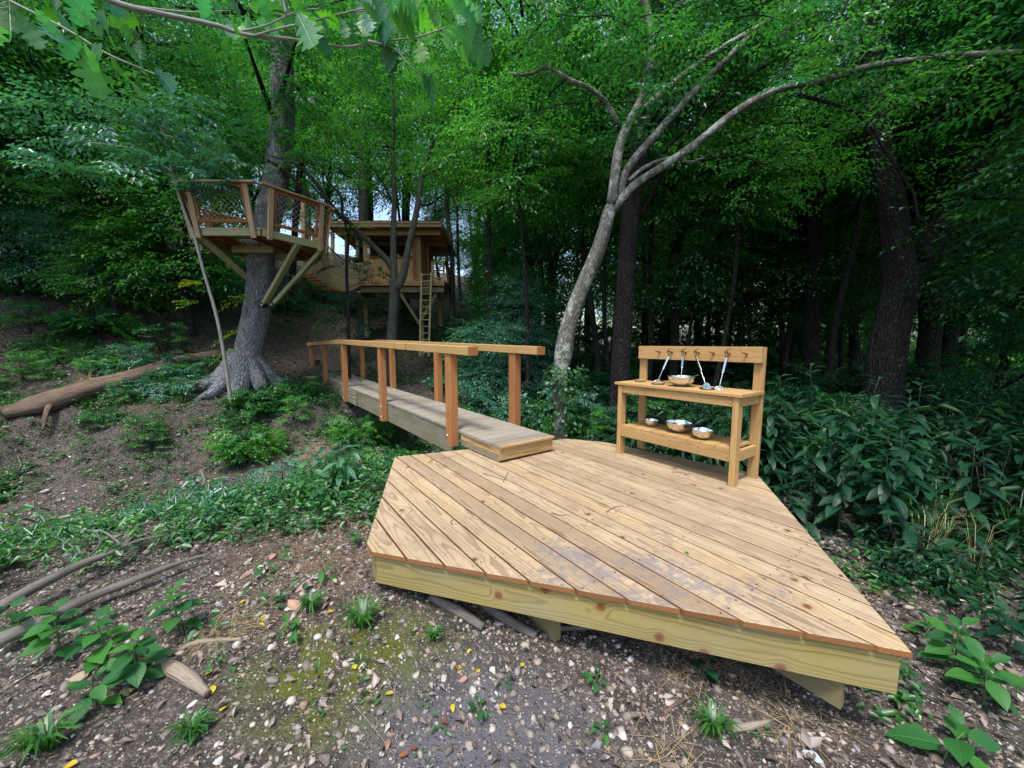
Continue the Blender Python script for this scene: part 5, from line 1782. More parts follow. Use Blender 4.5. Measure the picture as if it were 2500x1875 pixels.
def scatter_bush(n, x0, x1, d0, d1, lm, s, label, group, skip=None):
    for i in range(n):
        px = x0 + (x1 - x0) * (i + rng.random()) / n
        d = rng.uniform(d0, d1)
        x = (px - 1250) / F_PX * d
        if skip and skip(px, d): continue
        lm_ = lm[rng.integers(len(lm))]
        o = bush(x, d, int(rng.integers(3)), lm_, rng.uniform(*s), 'shrub', group)
        FOR_LABEL.append((o, 'shrub', label, lm_))


scatter_bush(9, -40, 470, 8.6, 11.0, ['leaf_forest', 'leaf_teal'], (.6, 1.0), 'of those behind the fallen log', 'shrubs behind the fallen log', skip=lambda p, d: d < 9.4 and p > 330)
scatter_bush(20, -60, 640, 11, 17, ['leaf_forest', 'leaf_teal', 'leaf_dark'], (.6, 1.1), 'of those on the left slope', 'shrubs on the left slope')
scatter_bush(9, 700, 1130, 14.5, 19, ['leaf_dark', 'leaf_forest'], (.7, 1.1), 'of those on the slope behind the hut', 'shrubs behind the hut', skip=lambda p, d: 850 < p < 1080 and d < 16)
scatter_bush(20, 1060, 1520, 7.6, 12.5, ['leaf_teal', 'leaf_forest', 'leaf_dark'], (.8, 1.25), 'of those between handrail and mud kitchen', 'shrubs behind the bridge handrail', skip=lambda p, d: p < 1130 and d < 10)
scatter_bush(16, 1400, 1900, 5.9, 8.5, ['leaf_dark', 'leaf_forest'], (.6, .95), 'of those just behind the mud kitchen', 'shrubs behind the mud kitchen')
scatter_bush(22, 1450, 2600, 8.5, 13.5, ['leaf_dark', 'leaf_forest', 'leaf_dark'], (.8, 1.3), 'of those deep in the right-hand wood', 'shrubs deep in the right wood')
scatter_bush(22, 1150, 2600, 14, 20, ['leaf_forest', 'leaf_light', 'leaf_dark'], (1.7, 2.4), 'of the big ones far back among the trunks', 'big shrubs far back in the wood')
scatter_bush(12, 1980, 2650, 5.0, 7.6, ['leaf_forest', 'leaf_dark'], (.6, 1.0), 'of those before the massive forked tree', 'shrubs at the foot of the forked tree')
for x, y, q, lm, s, lab in [
    (*spot(400, 905, 8), 1, 'leaf_teal', .55, 'spreading leafy clump hanging over the middle of the fallen log'),
    (*spot(330, 965, 7.5), 0, 'leaf_teal', .38, 'small bluish green clump in front of the fallen log'),
    (*spot(490, 920, 8), 0, 'leaf_forest', .55, 'leafy clump between fallen log and oak'),
    (*spot(60, 930, 8), 2, 'leaf_light', .55, 'light bush behind the left end of the fallen log'),
    (*spot(640, 1010, 8), 1, 'leaf_forest', .5, 'low green clump right of the front root of the oak'),
    (*spot(250, 1040, 7), 1, 'leaf_forest', .4, 'low clump below the fallen log'),
    (*spot(370, 1100, 6.5), 2, 'leaf_light', .35, 'light green sapling clump on the creek bank below the log'),
    (-3.15, 7.75, 1, 'leaf_light', .75, 'bright green bush on the far creek bank below the oak'),
    (-2.1, 6.5, 0, 'leaf_forest', .55, 'low green bush in the shade under the footbridge'),
    (-1.72, 5.35, 1, 'leaf_light', .55, 'bright leafy bush between deck corner and footbridge'),
    (-5.6, 8.2, 1, 'leaf_forest', .6, 'dark green clump at the foot of the oak'),
    (-7.2, 8.3, 0, 'leaf_teal', .7, 'spreading leafy clump over the right end of the fallen log'),
    (-5.0, 8.9, 1, 'leaf_forest', .65, 'low green clump between the oak and the landing step'),
    (-4.9, 6.9, 1, 'leaf_light', .75, 'broad bright bush in the middle of the creek bank'),
    (-9.1, 6.0, 0, 'leaf_forest', .55, 'green clump in front of the left end of the fallen log'),
    (1.0, 6.9, 0, 'leaf_light', .7, 'light green bush right of the foot of the leaning pale tree'),
    (1.65, 6.3, 2, 'leaf_light', .6, 'light green bush left of the mud kitchen'),
]:
    bush(x, y, q, lm, s, lab, None)


scatter_bush(13, 60, 820, 4.1, 5.0, ['leaf_forest', 'leaf_teal', 'leaf_forest'], (.22, .36), 'of those along the near edge of the creek', 'low plants along the creek', skip=lambda p, d: abs(creek_s((p - 1250) / F_PX * d, d) + 2.2) > 1.5)
scatter_bush(12, 120, 900, 6.6, 8.8, ['leaf_forest', 'leaf_light'], (.25, .5), 'of those on the far creek bank', 'low plants on the far creek bank', skip=lambda p, d: creek_s((p - 1250) / F_PX * d, d) < .8)
# ------------------------------------------------------------------ plants with leaves of their own
def leaf_me(name, prof, cup=.12, droop=.35, n=None):
    """single leaf blade, base at the origin, tip on +X, length 1; prof = half widths along the length"""
    m = len(prof)
    V, F = [], []
    for i, w in enumerate(prof):
        u = i / (m - 1)
        z = -droop * u * u
        V += [(u, -w, z + cup * w * 2), (u, 0, z), (u, w, z + cup * w * 2)]
    for i in range(m - 1):
        a = i * 3
        F += [(a, a + 3, a + 4, a + 1), (a + 1, a + 4, a + 5, a + 2)]
    return pymesh(name, V, F, True)


LF = {'lance': leaf_me('leaf', [.01, .09, .155, .18, .16, .10, .004], droop=.45),
      'ovate': leaf_me('leaf', [.02, .20, .29, .30, .24, .13, .004], droop=.25),
      'round': leaf_me('leaf', [.05, .30, .38, .36, .26, .12, .004], droop=.15)}


def leaf_copy(kind, mat):
    key = (kind, mat)
    if key not in LF:
        LF[key] = variant(LF[kind], M[mat], mat)
    return LF[key]


def leaf_at(parent, kind, mat, p, d, up, s):
    M4 = basis(d, up, p) @ Matrix.Scale(s, 4)
    return link('leaf', leaf_copy(kind, mat), None, parent, M4)


def stem_plant(name, x, y, h, n, kind, mat, s, label, cat='plant', group=None, lean=(0, 0), whorl=False, droop=.3, z=None, start=.25):
    z0 = hz(x, y) if z is None else z
    t = empty(name, (x, y, z0))
    tag(t, label, cat, group)
    pts = [Vector((x, y, z0 - .03)), Vector((x + lean[0] * .4, y + lean[1] * .4, z0 + h * .5)), Vector((x + lean[0], y + lean[1], z0 + h))]
    tube('stem', [p - Vector((x, y, z0)) for p in pts], [.005 + h * .003, .004 + h * .002, .0025], M['stem_dark'] if 'dark' in mat else M['stem'], t, 6, M4=Matrix.Translation((x, y, z0)))
    for i in range(n):
        u = start + (1 - start) * (i / max(1, n - 1)) ** .8
        q = pts[0].lerp(pts[1], u * 2) if u < .5 else pts[1].lerp(pts[2], u * 2 - 1)
        az = i * 2.4 + rng.normal(0, .25) if not whorl else i * (3.1416 if i % 2 else 1.57) + rng.normal(0, .2)
        el = -.05 - droop * (1 - u) + (.65 if u > .9 else .15) * u + rng.normal(0, .16)
        d = Vector((math.cos(az), math.sin(az), el))
        ss = s * (1 - .45 * max(0, u - .6) / .4) * rng.uniform(.8, 1.12)
        leaf_at(t, kind, mat, q + d * .02, d, (rng.normal(0, .2), rng.normal(0, .2), 1), ss)
    return t


# the lush teal-green plants by the left corner of the deck
BM.append(big_leaf_bush(7, .55, .55, .12))
for i in range(20):
    s_t = rng.uniform(-3.7, -1.2); t_t = rng.uniform(-5.5, 1.2)
    x = -3.4 + .88 * t_t - .47 * s_t; y = 6.3 + .47 * t_t + .88 * s_t
    if x > -1.5: continue
    lm_ = ['leaf_teal', 'leaf_forest', 'leaf_light'][int(rng.integers(3))]
    o = bush(x, y, 5, lm_, rng.uniform(.55, .95), 'shrub', 'herbs in the creek hollow')
    FOR_LABEL.append((o, 'leafy herb', 'of those in the creek hollow', lm_))
G1 = 'lance-leaved plants by the left deck corner'
for i, (px, py, d, h) in enumerate([(800, 1235, 3.9, .55), (835, 1270, 3.75, .48), (772, 1262, 3.8, .42), (860, 1235, 4.0, .45), (752, 1300, 3.5, .3), (790, 1330, 3.35, .28), (880, 1200, 4.3, .42)]):
    p = at(px, py, d)
    labs = ['tallest lance-leaved plant left of the deck with a drooping top rosette', 'lance-leaved plant between the tallest one and the deck edge', 'lance-leaved plant just left of the tallest one by the deck', 'lance-leaved plant touching the view of the deck back corner', 'short leafy plant at the left front of the clump by the deck', 'low leafy plant at the front of the clump by the deck', 'rearmost lance-leaved plant of the clump by the deck']
    stem_plant('lance_leaved_plant', p.x, p.y, h, 16, 'lance' if i < 4 else 'ovate', 'leaf_plant_teal' if i < 4 else 'leaf_plant', .21 if i < 4 else .13, labs[i], 'plant', G1, (rng.normal(0, .04), -.03))
# seedlings and low plants on the gravel
seeds = [
    (438, 1545, .26, 13, 'round', 'leaf_plant', .105, 'broad-leaved seedling right of the two in the gravel at lower left'),
    (270, 1640, .27, 16, 'round', 'leaf_plant', .115, 'broad-leaved plant left of the thick bleached wood piece'),
    (335, 1660, .20, 17, 'ovate', 'leaf_plant', .115, 'dense leafy plant touching the thick bleached wood piece'),
    (150, 1600, .26, 14, 'round', 'leaf_plant', .10, 'tall seedling at the left with a pair of round leaves on top'),
    (235, 1720, .12, 8, 'ovate', 'leaf_plant', .12, 'low spreading plant in the lower left gravel'),
    (60, 1560, .18, 8, 'ovate', 'leaf_plant', .13, 'leafy plant at the far left edge of the gravel'),
    (795, 1410, .10, 7, 'lance', 'leaf_plant', .085, 'small seedling in the gravel between the orange rock and the deck'),
    (650, 1400, .08, 6, 'ovate', 'leaf_plant', .07, 'tiny seedling among the pink rocks'),
    (1452, 1670, .05, 7, 'ovate', 'leaf_plant', .055, 'bright seedling in the grey gravel below the deck front'),
    (1172, 1740, .05, 8, 'ovate', 'leaf_plant', .05, 'round bright seedling in the gravel at the bottom centre'),
    (1480, 1790, .04, 6, 'ovate', 'leaf_plant', .05, 'small seedling at the bottom right of the centre'),
    (1710, 1660, .13, 6, 'round', 'leaf_plant_dark', .075, 'dark seedling under the deck edge near the support post'),
    (540, 1630, .05, 6, 'ovate', 'leaf_plant', .045, 'tiny seedling right of the bleached wood piece'),
    (500, 1790, .05, 7, 'ovate', 'leaf_plant', .05, 'small leafy plant at the bottom left of the moss'),
    (1245, 1670, .03, 6, 'ovate', 'leaf_plant', .035, 'tiny seedling under the deck front board at the beam'),
]
for px, py, h, n, kd, mt, s, lab in seeds:
    # foot of the plant on the ground along that line of sight
    d = 2.0
    for _ in range(30):
        p = at(px, py, d)
        d += (p.z - hz(p.x, p.y)) * 0.8
    p = at(px, py, d)
    stem_plant('seedling', p.x, p.y, h, n, kd, mt, s, lab, 'seedling', None, (rng.normal(0, .02), -.01), droop=.05)
# plants right of the deck tip
for px, py, h, n, kd, mt, s, lab in [
    (2330, 1640, .26, 14, 'ovate', 'leaf_plant', .15, 'leafy plant right of the deck tip'),
    (2400, 1720, .22, 14, 'ovate', 'leaf_plant', .14, 'leafy plant below the one at the deck tip'),
    (2460, 1600, .24, 10, 'ovate', 'leaf_plant_dark', .14, 'dark leafy plant at the right picture edge'),
    (2300, 1850, .12, 7, 'ovate', 'leaf_plant', .17, 'bright leaf pairs at the bottom right corner'),
    (2250, 1560, .10, 9, 'ovate', 'leaf_plant', .09, 'small plants along the right edge of the deck near its tip'),
]:
    d = 1.8
    for _ in range(30):
        p = at(px, py, d)
        d += (p.z - hz(p.x, p.y)) * 0.6
    p = at(px, py, d)
    stem_plant('leafy_plant', p.x, p.y, h, n, kd, mt, s, lab, 'plant', None, (rng.normal(0, .04), 0), droop=.1)
# big dark drooping plants to the right of the deck
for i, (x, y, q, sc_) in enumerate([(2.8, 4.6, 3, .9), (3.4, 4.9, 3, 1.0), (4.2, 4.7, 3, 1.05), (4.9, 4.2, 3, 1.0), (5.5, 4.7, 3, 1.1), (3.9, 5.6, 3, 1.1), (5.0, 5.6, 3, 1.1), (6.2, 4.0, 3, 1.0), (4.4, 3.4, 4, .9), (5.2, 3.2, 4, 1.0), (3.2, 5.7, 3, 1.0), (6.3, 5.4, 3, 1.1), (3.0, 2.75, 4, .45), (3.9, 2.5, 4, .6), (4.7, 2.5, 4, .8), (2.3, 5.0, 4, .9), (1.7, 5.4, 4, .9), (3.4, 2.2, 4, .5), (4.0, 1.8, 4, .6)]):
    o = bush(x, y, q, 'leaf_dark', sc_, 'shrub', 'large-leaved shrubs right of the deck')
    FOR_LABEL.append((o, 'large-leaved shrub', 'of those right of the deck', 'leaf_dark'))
G2 = 'tall dark drooping plants right of the deck'
big = [(3.15, 3.75, 1.30), (3.65, 4.1, 1.45), (3.0, 4.35, 1.2), (4.15, 3.9, 1.25), (3.55, 3.35, 1.0), (2.68, 3.9, .70), (4.7, 4.4, 1.35), (2.95, 3.30, .60), (3.35, 4.6, 1.4), (4.1, 3.3, .9), (2.75, 4.9, 1.15), (3.95, 4.9, 1.5), (5.0, 3.7, 1.1), (3.3, 2.95, .45)]
where = ['tall dark plant nearest the right rear corner of the deck', 'tallest of the dark drooping plants right of the deck', 'dark drooping plant right behind the rear leg of the mud kitchen', 'dark drooping plant at the right of the group', 'dark drooping plant at the front of the group with hanging lower leaves', 'small plant with upright leaves by the rear leg of the mud kitchen', 'dark drooping plant furthest right in the group', 'low plant of the dark group, beside the deck edge',
         'dark drooping plant behind the tallest one', 'mid-high dark plant left of the tall dry straw', 'dark drooping plant seen through the legs of the mud kitchen at its right end', 'dark drooping plant at the back of the group', 'dark drooping plant at the right picture edge above the tall grass', 'lowest dark plant in front of the group']
for (x, y, h), lab in zip(big, where):
    t = stem_plant('drooping_plant', x, y, h, int(22 * h) + 6, 'lance', 'leaf_plant_dark', .25, lab, 'plant', G2, (rng.normal(0, .10), rng.normal(-.05, .08)), droop=.25, start=.25)
    for q in range(2 if h > .8 else 1):
        az = rng.uniform(2.5, 6.5)
        x2, y2 = x + .20 * math.cos(az), y + .20 * math.sin(az)
        h2 = h * rng.uniform(.6, .85)
        o = stem_plant('x', x2, y2, h2, int(20 * h2) + 5, 'lance', 'leaf_plant_dark', .25, '', '', None, (.3 * math.cos(az), .3 * math.sin(az)), droop=.25, start=.2)
        M0 = wm(t).inverted() @ wm(o)
        for c in list(o.children):
            mb = c.matrix_basis.copy()
            c.parent = t
            c.matrix_basis = M0 @ mb
        bpy.data.objects.remove(o)

# ------------------------------------------------------------------ ground cover, grass, litter, gravel
def scatter(n, x0, x1, y0, y1, dens):
    x = rng.uniform(x0, x1, n); y = rng.uniform(y0, y1, n)
    k = rng.random(n) < dens(x, y)
    return x[k], y[k]


def indeck(x, y, grow=0.0):
    ins = np.ones(len(x), bool)
    P = np.array(DK)
    for i in range(len(P)):
        a, b = P[i], P[(i + 1) % len(P)]
        cr = (b[0] - a[0]) * (y - a[1]) - (b[1] - a[1]) * (x - a[0])
        ins &= cr / np.linalg.norm(b - a) > -grow
    return ins


def cover_density(x, y):
    s = creek_s(x, y)
    nz = vnoise(x * .9, y * .9, 21) + .5
    nz2 = vnoise(x * 3.3, y * 3.3, 22) + .5
    m = sstep(.42, .60, nz * .6 + nz2 * .4)
    edge = -3.85 + .3 * (vnoise(x * 1.3, y * 1.3, 50))
    near = np.where(s < edge, .04, 1.0)                          # gravel bank stays bare
    near = np.where((x > 1.6) & (s < -2), sstep(.45, .6, nz * .5 + nz2 * .5) * .8 + .05, near)
    creek = np.where((s > -3.8) & (s < -.8) & (x < -1.4), .14 + .8 * m, .12 + .75 * m)
    bare = np.where((s > -.9) & (s < .9) & (x > -8) & (x < -1.2), .18 * m, creek)
    return near * bare


def ground_cover(name, n, x0, x1, y0, y1, size, label, mat, hgt=.12, hexa=True, dens=cover_density):
    x, y = scatter(n, x0, x1, y0, y1, dens)
    k = ~indeck(x, y, .02)
    x, y = x[k], y[k]
    m = 7
    X = np.repeat(x, m) + rng.normal(0, .035, len(x) * m)
    Y = np.repeat(y, m) + rng.normal(0, .035, len(x) * m)
    hh = np.repeat(rng.uniform(.3, 1, len(x)), m) * hgt
    Z = H(X, Y) + hh * rng.uniform(.2, 1, len(X))
    az = rng.uniform(0, 6.283, len(X))
    A = np.stack([np.cos(az), np.sin(az), rng.normal(.0, .3, len(X))], 1)
    Nv = nrm(np.stack([rng.normal(0, .35, len(X)), rng.normal(-.1, .35, len(X)), np.ones(len(X))], 1))
    s = np.repeat(rng.uniform(.6, 1.25, len(x)), m) * size * rng.uniform(.7, 1.1, len(X))
    me = leaves_mesh(name, np.stack([X, Y, Z], 1), A, Nv, s, s * .5, np.clip(np.repeat(rng.random(len(x)), m) * .7 + rng.random(len(X)) * .3, 0, 1), hexa)
    o = link(name, me, M[mat])
    tag(o, label, 'ground cover', kind='stuff')


ground_cover('creek_ground_cover', 21000, -11, -.8, 1.6, 9.5, .066, 'dense low green leaves covering the creek banks', 'ground_leaf', .20)
ground_cover('slope_ground_cover', 5500, -18, 1, 9.5, 22, .09, 'patchy green undergrowth on the wooded slope', 'leaf_forest', .30, False, lambda x, y: sstep(.45, .65, vnoise(x * .5, y * .5, 5) + .5) * .9)
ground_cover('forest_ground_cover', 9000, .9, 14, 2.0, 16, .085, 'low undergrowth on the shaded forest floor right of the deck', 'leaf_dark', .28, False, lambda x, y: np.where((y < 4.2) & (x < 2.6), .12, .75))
ground_cover('tip_ground_cover', 1500, 1.7, 4.5, .5, 3.2, .055, 'small green leaves along the right edge of the deck', 'ground_leaf', .10, True, lambda x, y: sstep(.35, .6, vnoise(x * 2.2, y * 2.2, 8) + .5) * .9)
ground_cover('bank_seedlings', 1100, -3.2, 1.6, .6, 4.2, .026, 'sprinkling of tiny green leaves on the gravel', 'ground_leaf', .03, True, lambda x, y: sstep(.45, .7, vnoise(x * 2.5, y * 2.5, 31) + .5) * .30)


def blades(n_t, spots, name, label, mat, L=.12, per=16, w=.006, spread=.9, cat='grass'):
    V, F, rr, k = [], [], [], 0
    for x, y, sc in spots:
        z = hz(x, y)
        for _ in range(per):
            az = rng.random() * 6.283
            l = L * sc * rng.uniform(.5, 1.1)
            c, s = math.cos(az), math.sin(az)
            o = rng.random() * .02 * sc
            sp = spread * rng.uniform(.4, 1.1)
            fl = .12 if spread > 2 else 1
            pts = [(x + c * o, y + s * o, z - .01 * fl), (x + c * (o + l * .35 * sp), y + s * (o + l * .35 * sp), z + l * .55 * fl + .005), (x + c * (o + l * .85 * sp), y + s * (o + l * .85 * sp), z + l * max(.05, (.75 - .35 * sp) * fl) + .004)]
            ww = [w * sc, w * .9 * sc, 0.0006]
            for p, q in zip(pts, ww):
                V += [(p[0] - s * q, p[1] + c * q, p[2]), (p[0] + s * q, p[1] - c * q, p[2])]
            F += [(k, k + 1, k + 3, k + 2), (k + 2, k + 3, k + 5, k + 4)]
            rr += [rng.random()] * 6
            k += 6
    o = link(name, npmesh(name, np.array(V), np.array(F), np.array(rr)), M[mat])
    return o


for px, py, sc, lab in [(885, 1530, 1.25, 'large green grass tuft below the left corner of the deck'), (760, 1490, .9, 'grass tuft right beside the orange rock'), (1740, 1790, 1.0, 'grass tuft near the short dead stick at the bottom right'), (110, 1830, 1.1, 'dark grass tuft at the bottom left corner'), (570, 1000, 1.6, 'grass clump at the front root of the oak'), (470, 1800, .8, 'grass tuft at the bottom left of the centre'), (1060, 1560, .6, 'thin grass tuft in the shade of the deck front')]:
    x, y = spot(px, py, 8 if py < 1100 else 2)
    o = blades(1, [(x, y, sc)], 'grass_tuft', lab, 'grass', .16 if py > 1100 else .3, 60)
    tag(o, lab, 'grass tuft')
xg, yg = scatter(900, -4, 3, .7, 4.6, lambda x, y: sstep(.5, .75, vnoise(x * 2, y * 2, 41) + .5) * .4)
kk2 = ~indeck(xg, yg, .05)
o = blades(1, [(a, b, rng.uniform(.3, .7)) for a, b in zip(xg[kk2], yg[kk2])], 'sparse_grass', '', 'grass', .12, 7, .004)
tag(o, 'thin scattered grass blades over the gravel', 'grass', kind='stuff')
# dead straw
sp_ = [(*spot(560, 1530), 1.2), (*spot(620, 1520), 1.0), (*spot(1660, 1640), 1.2), (*spot(1820, 1680), 1.1), (*spot(1950, 1760), 1.3), (*spot(2170, 1450), 1.3), (*spot(2330, 1400), 1.0), (*spot(520, 1560), 1.0), (*spot(1600, 1850), 1.0), (*spot(700, 1530), .8), (*spot(1740, 1600), 1.2)]
sp2 = []
for a_, b_, c_ in sp_:
    for _ in range(9): sp2.append((a_ + rng.normal(0, .07), b_ + rng.normal(0, .05), c_ * rng.uniform(.5, 1)))
o = blades(1, sp2, 'dry_straw', '', 'dry_grass', .13, 6, .0013, 2.6)
tag(o, 'tangles of dry straw lying on the gravel', 'straw', kind='stuff')
# standing straw at the right
o = blades(1, [(3.35, 2.95, 1.0), (3.5, 3.05, 1.1), (3.6, 2.8, .9)], 'straw_clump', '', 'dry_grass', .75, 12, .0022, .5)
tag(o, 'tall dry straw clump among the dark plants at the right', 'straw clump')
o = blades(1, [(3.9 + rng.uniform(-.5, .5), 3.3 + rng.uniform(-.4, .4), 1) for _ in range(14)], 'tall_grass', '', 'grass', .7, 12, .004, .6)
tag(o, 'tall arching grass at the right picture edge', 'grass', kind='stuff')
o = blades(1, [(-8.6 + rng.uniform(-.25, .25), 7.7 + rng.uniform(-.2, .2), 1) for _ in range(5)], 'straw_clump', '', 'dry_grass', .55, 24, .005, .35)
tag(o, 'pale upright straw clump behind the left end of the fallen log', 'straw clump')
sf_ = blades(1, [(x, y, 1) for x, y in [(1.05, .98), (1.12, 1.05), (.98, 1.08)]], 'long_stalk', '', 'dry_grass', .38, 4, .0022, .5)
tag(sf_, 'few long bent dry stalks in front of the deck tip', 'straw')

# leaf litter
def litter(n, x0, x1, y0, y1, size, name, label, dens):
    x, y = scatter(n, x0, x1, y0, y1, dens)
    k = ~indeck(x, y, .0)
    x, y = x[k], y[k]
    m = len(x)
    az = rng.uniform(0, 6.283, m)
    A = np.stack([np.cos(az), np.sin(az), rng.normal(0, .35, m)], 1)
    Nv = nrm(np.stack([rng.normal(0, .5, m), rng.normal(0, .5, m), np.ones(m)], 1))
    s = rng.uniform(.5, 1.2, m) * size
    o = link(name, leaves_mesh(name, np.stack([x, y, H(x, y) + rng.uniform(.004, .03, m)], 1), A, Nv, s, s * .5, np.clip(rng.normal(.42, .26, m), 0, 1), False, .25, .2), M['litter'])
    tag(o, label, 'leaf litter', kind='stuff')


litter(42000, -20, 2, 7.5, 24, .085, 'slope_leaf_litter', 'brown and grey dead leaves carpeting the wooded slope', lambda x, y: sstep(1.5, 3.0, creek_s(x, y)) * .95)
litter(16000, -9, 3.8, .7, 8, .045, 'bank_leaf_litter', 'bits of dead leaf and bark between the gravel stones', lambda x, y: np.full(len(x), .8))
litter(9000, 1.2, 9, 1.0, 10, .07, 'forest_leaf_litter', 'dead leaves on the shaded ground right of the deck', lambda x, y: np.full(len(x), .8))

# gravel
def rock_proto(q, rough=.22):
    import bmesh
    bm = bmesh.new()
    bmesh.ops.create_icosphere(bm, subdivisions=q, radius=1)
    sd = rng.random() * 50
    nrm_ = [Vector(rng.normal(0, 1, 3)).normalized() for _ in range(9)]
    for v in bm.verts:
        for n_ in nrm_:
            dd = v.co.dot(n_) - .36
            if dd > 0: v.co -= n_ * dd * .96
        v.co *= 1 + rng.uniform(-rough, rough) * .5
    me = bpy.data.meshes.new('stone')
    bm.to_mesh(me); bm.free()
    return me


small = []
for q in range(5):
    me = rock_proto(1, .25)
    V = np.array([v.co[:] for v in me.vertices]); Fc = np.array([p.vertices[:] for p in me.polygons])
    small.append((V, Fc))
    bpy.data.meshes.remove(me)
ico = small[0][1]
# a coarser one: octahedron-like pebbles
octa = np.array([(1, 0, 0), (-1, 0, 0), (0, 1, 0), (0, -1, 0), (0, 0, 1), (0, 0, -1), (.6, .6, .4), (-.6, .55, .35)], float)


def pebbles(name, label, x, y, size, seedc=None, flat=.55):
    m = len(x)
    import bmesh
    bm = bmesh.new(); bmesh.ops.create_icosphere(bm, subdivisions=1, radius=1)
    bv = np.array([v.co[:] for v in bm.verts]); bf = np.array([[v.index for v in f.verts] for f in bm.faces]); bm.free()
    nv = len(bv)
    jit = 1 + rng.uniform(-.33, .33, (m, nv, 1))
    V = bv[None] * jit
    V = V * np.stack([rng.uniform(.7, 1.3, m), rng.uniform(.6, 1.0, m), rng.uniform(.35, .8, m) * flat / .55], 1)[:, None, :]
    az = rng.uniform(0, 6.283, m); c, s = np.cos(az), np.sin(az)
    Xr = V[..., 0] * c[:, None] - V[..., 1] * s[:, None]
    Yr = V[..., 0] * s[:, None] + V[..., 1] * c[:, None]
    tl = rng.normal(0, .35, m)[:, None]
    Zr = V[..., 2] + Xr * tl * .6
    P = np.stack([Xr, Yr, Zr], -1) * size[:, None, None]
    P[..., 0] += x[:, None]; P[..., 1] += y[:, None]; P[..., 2] += (H(x, y) - size * .02)[:, None]
    Fa = (bf[None] + (np.arange(m) * nv)[:, None, None]).reshape(-1, 3)
    o = link(name, npmesh(name, P.reshape(-1, 3), Fa, np.repeat(rng.random(m), nv)), M['stone'])
    tag(o, label, 'gravel', kind='stuff')


def gd1(x, y):
    s = creek_s(x, y)
    d = np.where(s < -3.0, .85, 0.12)
    d = np.where((s > -1.0) & (s < .8) & (x > -8), .5, d)
    return d * (.5 + .5 * sstep(.3, .6, vnoise(x * 1.5, y * 1.5, 77) + .5))


x, y = scatter(52000, -3.6, 3.2, .7, 5.0, gd1)
k = ~indeck(x, y, -.25)
pebbles('gravel', 'mixed tan, grey and white gravel covering the bank in front of the deck', x[k], y[k], np.clip(rng.lognormal(-5.1, .62, k.sum()), .003, .030))
x, y = scatter(7000, -9, -.5, 3.5, 8.5, lambda x, y: np.where((creek_s(x, y) > -1.1) & (creek_s(x, y) < .9), .75, .05))
pebbles('creek_gravel', 'pale gravel strewn along the dry creek bed', x, y, np.clip(rng.lognormal(-4.1, .5, len(x)), .008, .06))
x, y = scatter(1200, 2.2, 5, .8, 4, lambda x, y: np.full(len(x), .6))
pebbles('side_gravel', 'dark gravel at the right of the deck', x, y, np.clip(rng.lognormal(-4.4, .5, len(x)), .005, .04))

# single stones big enough to pick out
RP = [rock_proto(2, .05) for _ in range(7)]
for me in RP:
    me.materials.append(M['stone'])


def stone(x, y, s, fl=.6, name='stone', mat=None, yaw=None, parent=None, me=None):
    z = hz(x, y)
    M4 = Matrix.Translation((x, y, z + s * fl * .35)) @ Matrix.Rotation(rng.random() * 6.28 if yaw is None else yaw, 4, 'Z') @ Matrix.Rotation(rng.normal(0, .2), 4, 'X') @ Matrix.Diagonal((s * rng.uniform(.9, 1.3), s * rng.uniform(.7, 1.0), s * fl, 1))
    o = link(name, me or RP[rng.integers(7)], None, parent, M4)
    return o


ns = 0
while ns < 250:
    if rng.random() < .75:
        x, y = rng.uniform(-3.0, 1.6), rng.uniform(.75, 4.2)
        if creek_s(x, y) > -2.7: continue
    else:
        x, y = rng.uniform(-7, -1.2), rng.uniform(4.2, 7.6)
        if abs(creek_s(x, y)) > .9: continue
    if indeck(np.array([x]), np.array([y]), .03)[0]: continue
    s = min(.06, float(rng.lognormal(-3.95, .45))) * (1 if y < 4.2 else 1.7)
    stone(x, y, s, parent=ground)
    ns += 1
cstone = {}


def colour_stone(key, c):
    if key not in cstone:
        cstone[key] = plain_mat(key, c, .85, 0, .25, 30)
    return cstone[key]


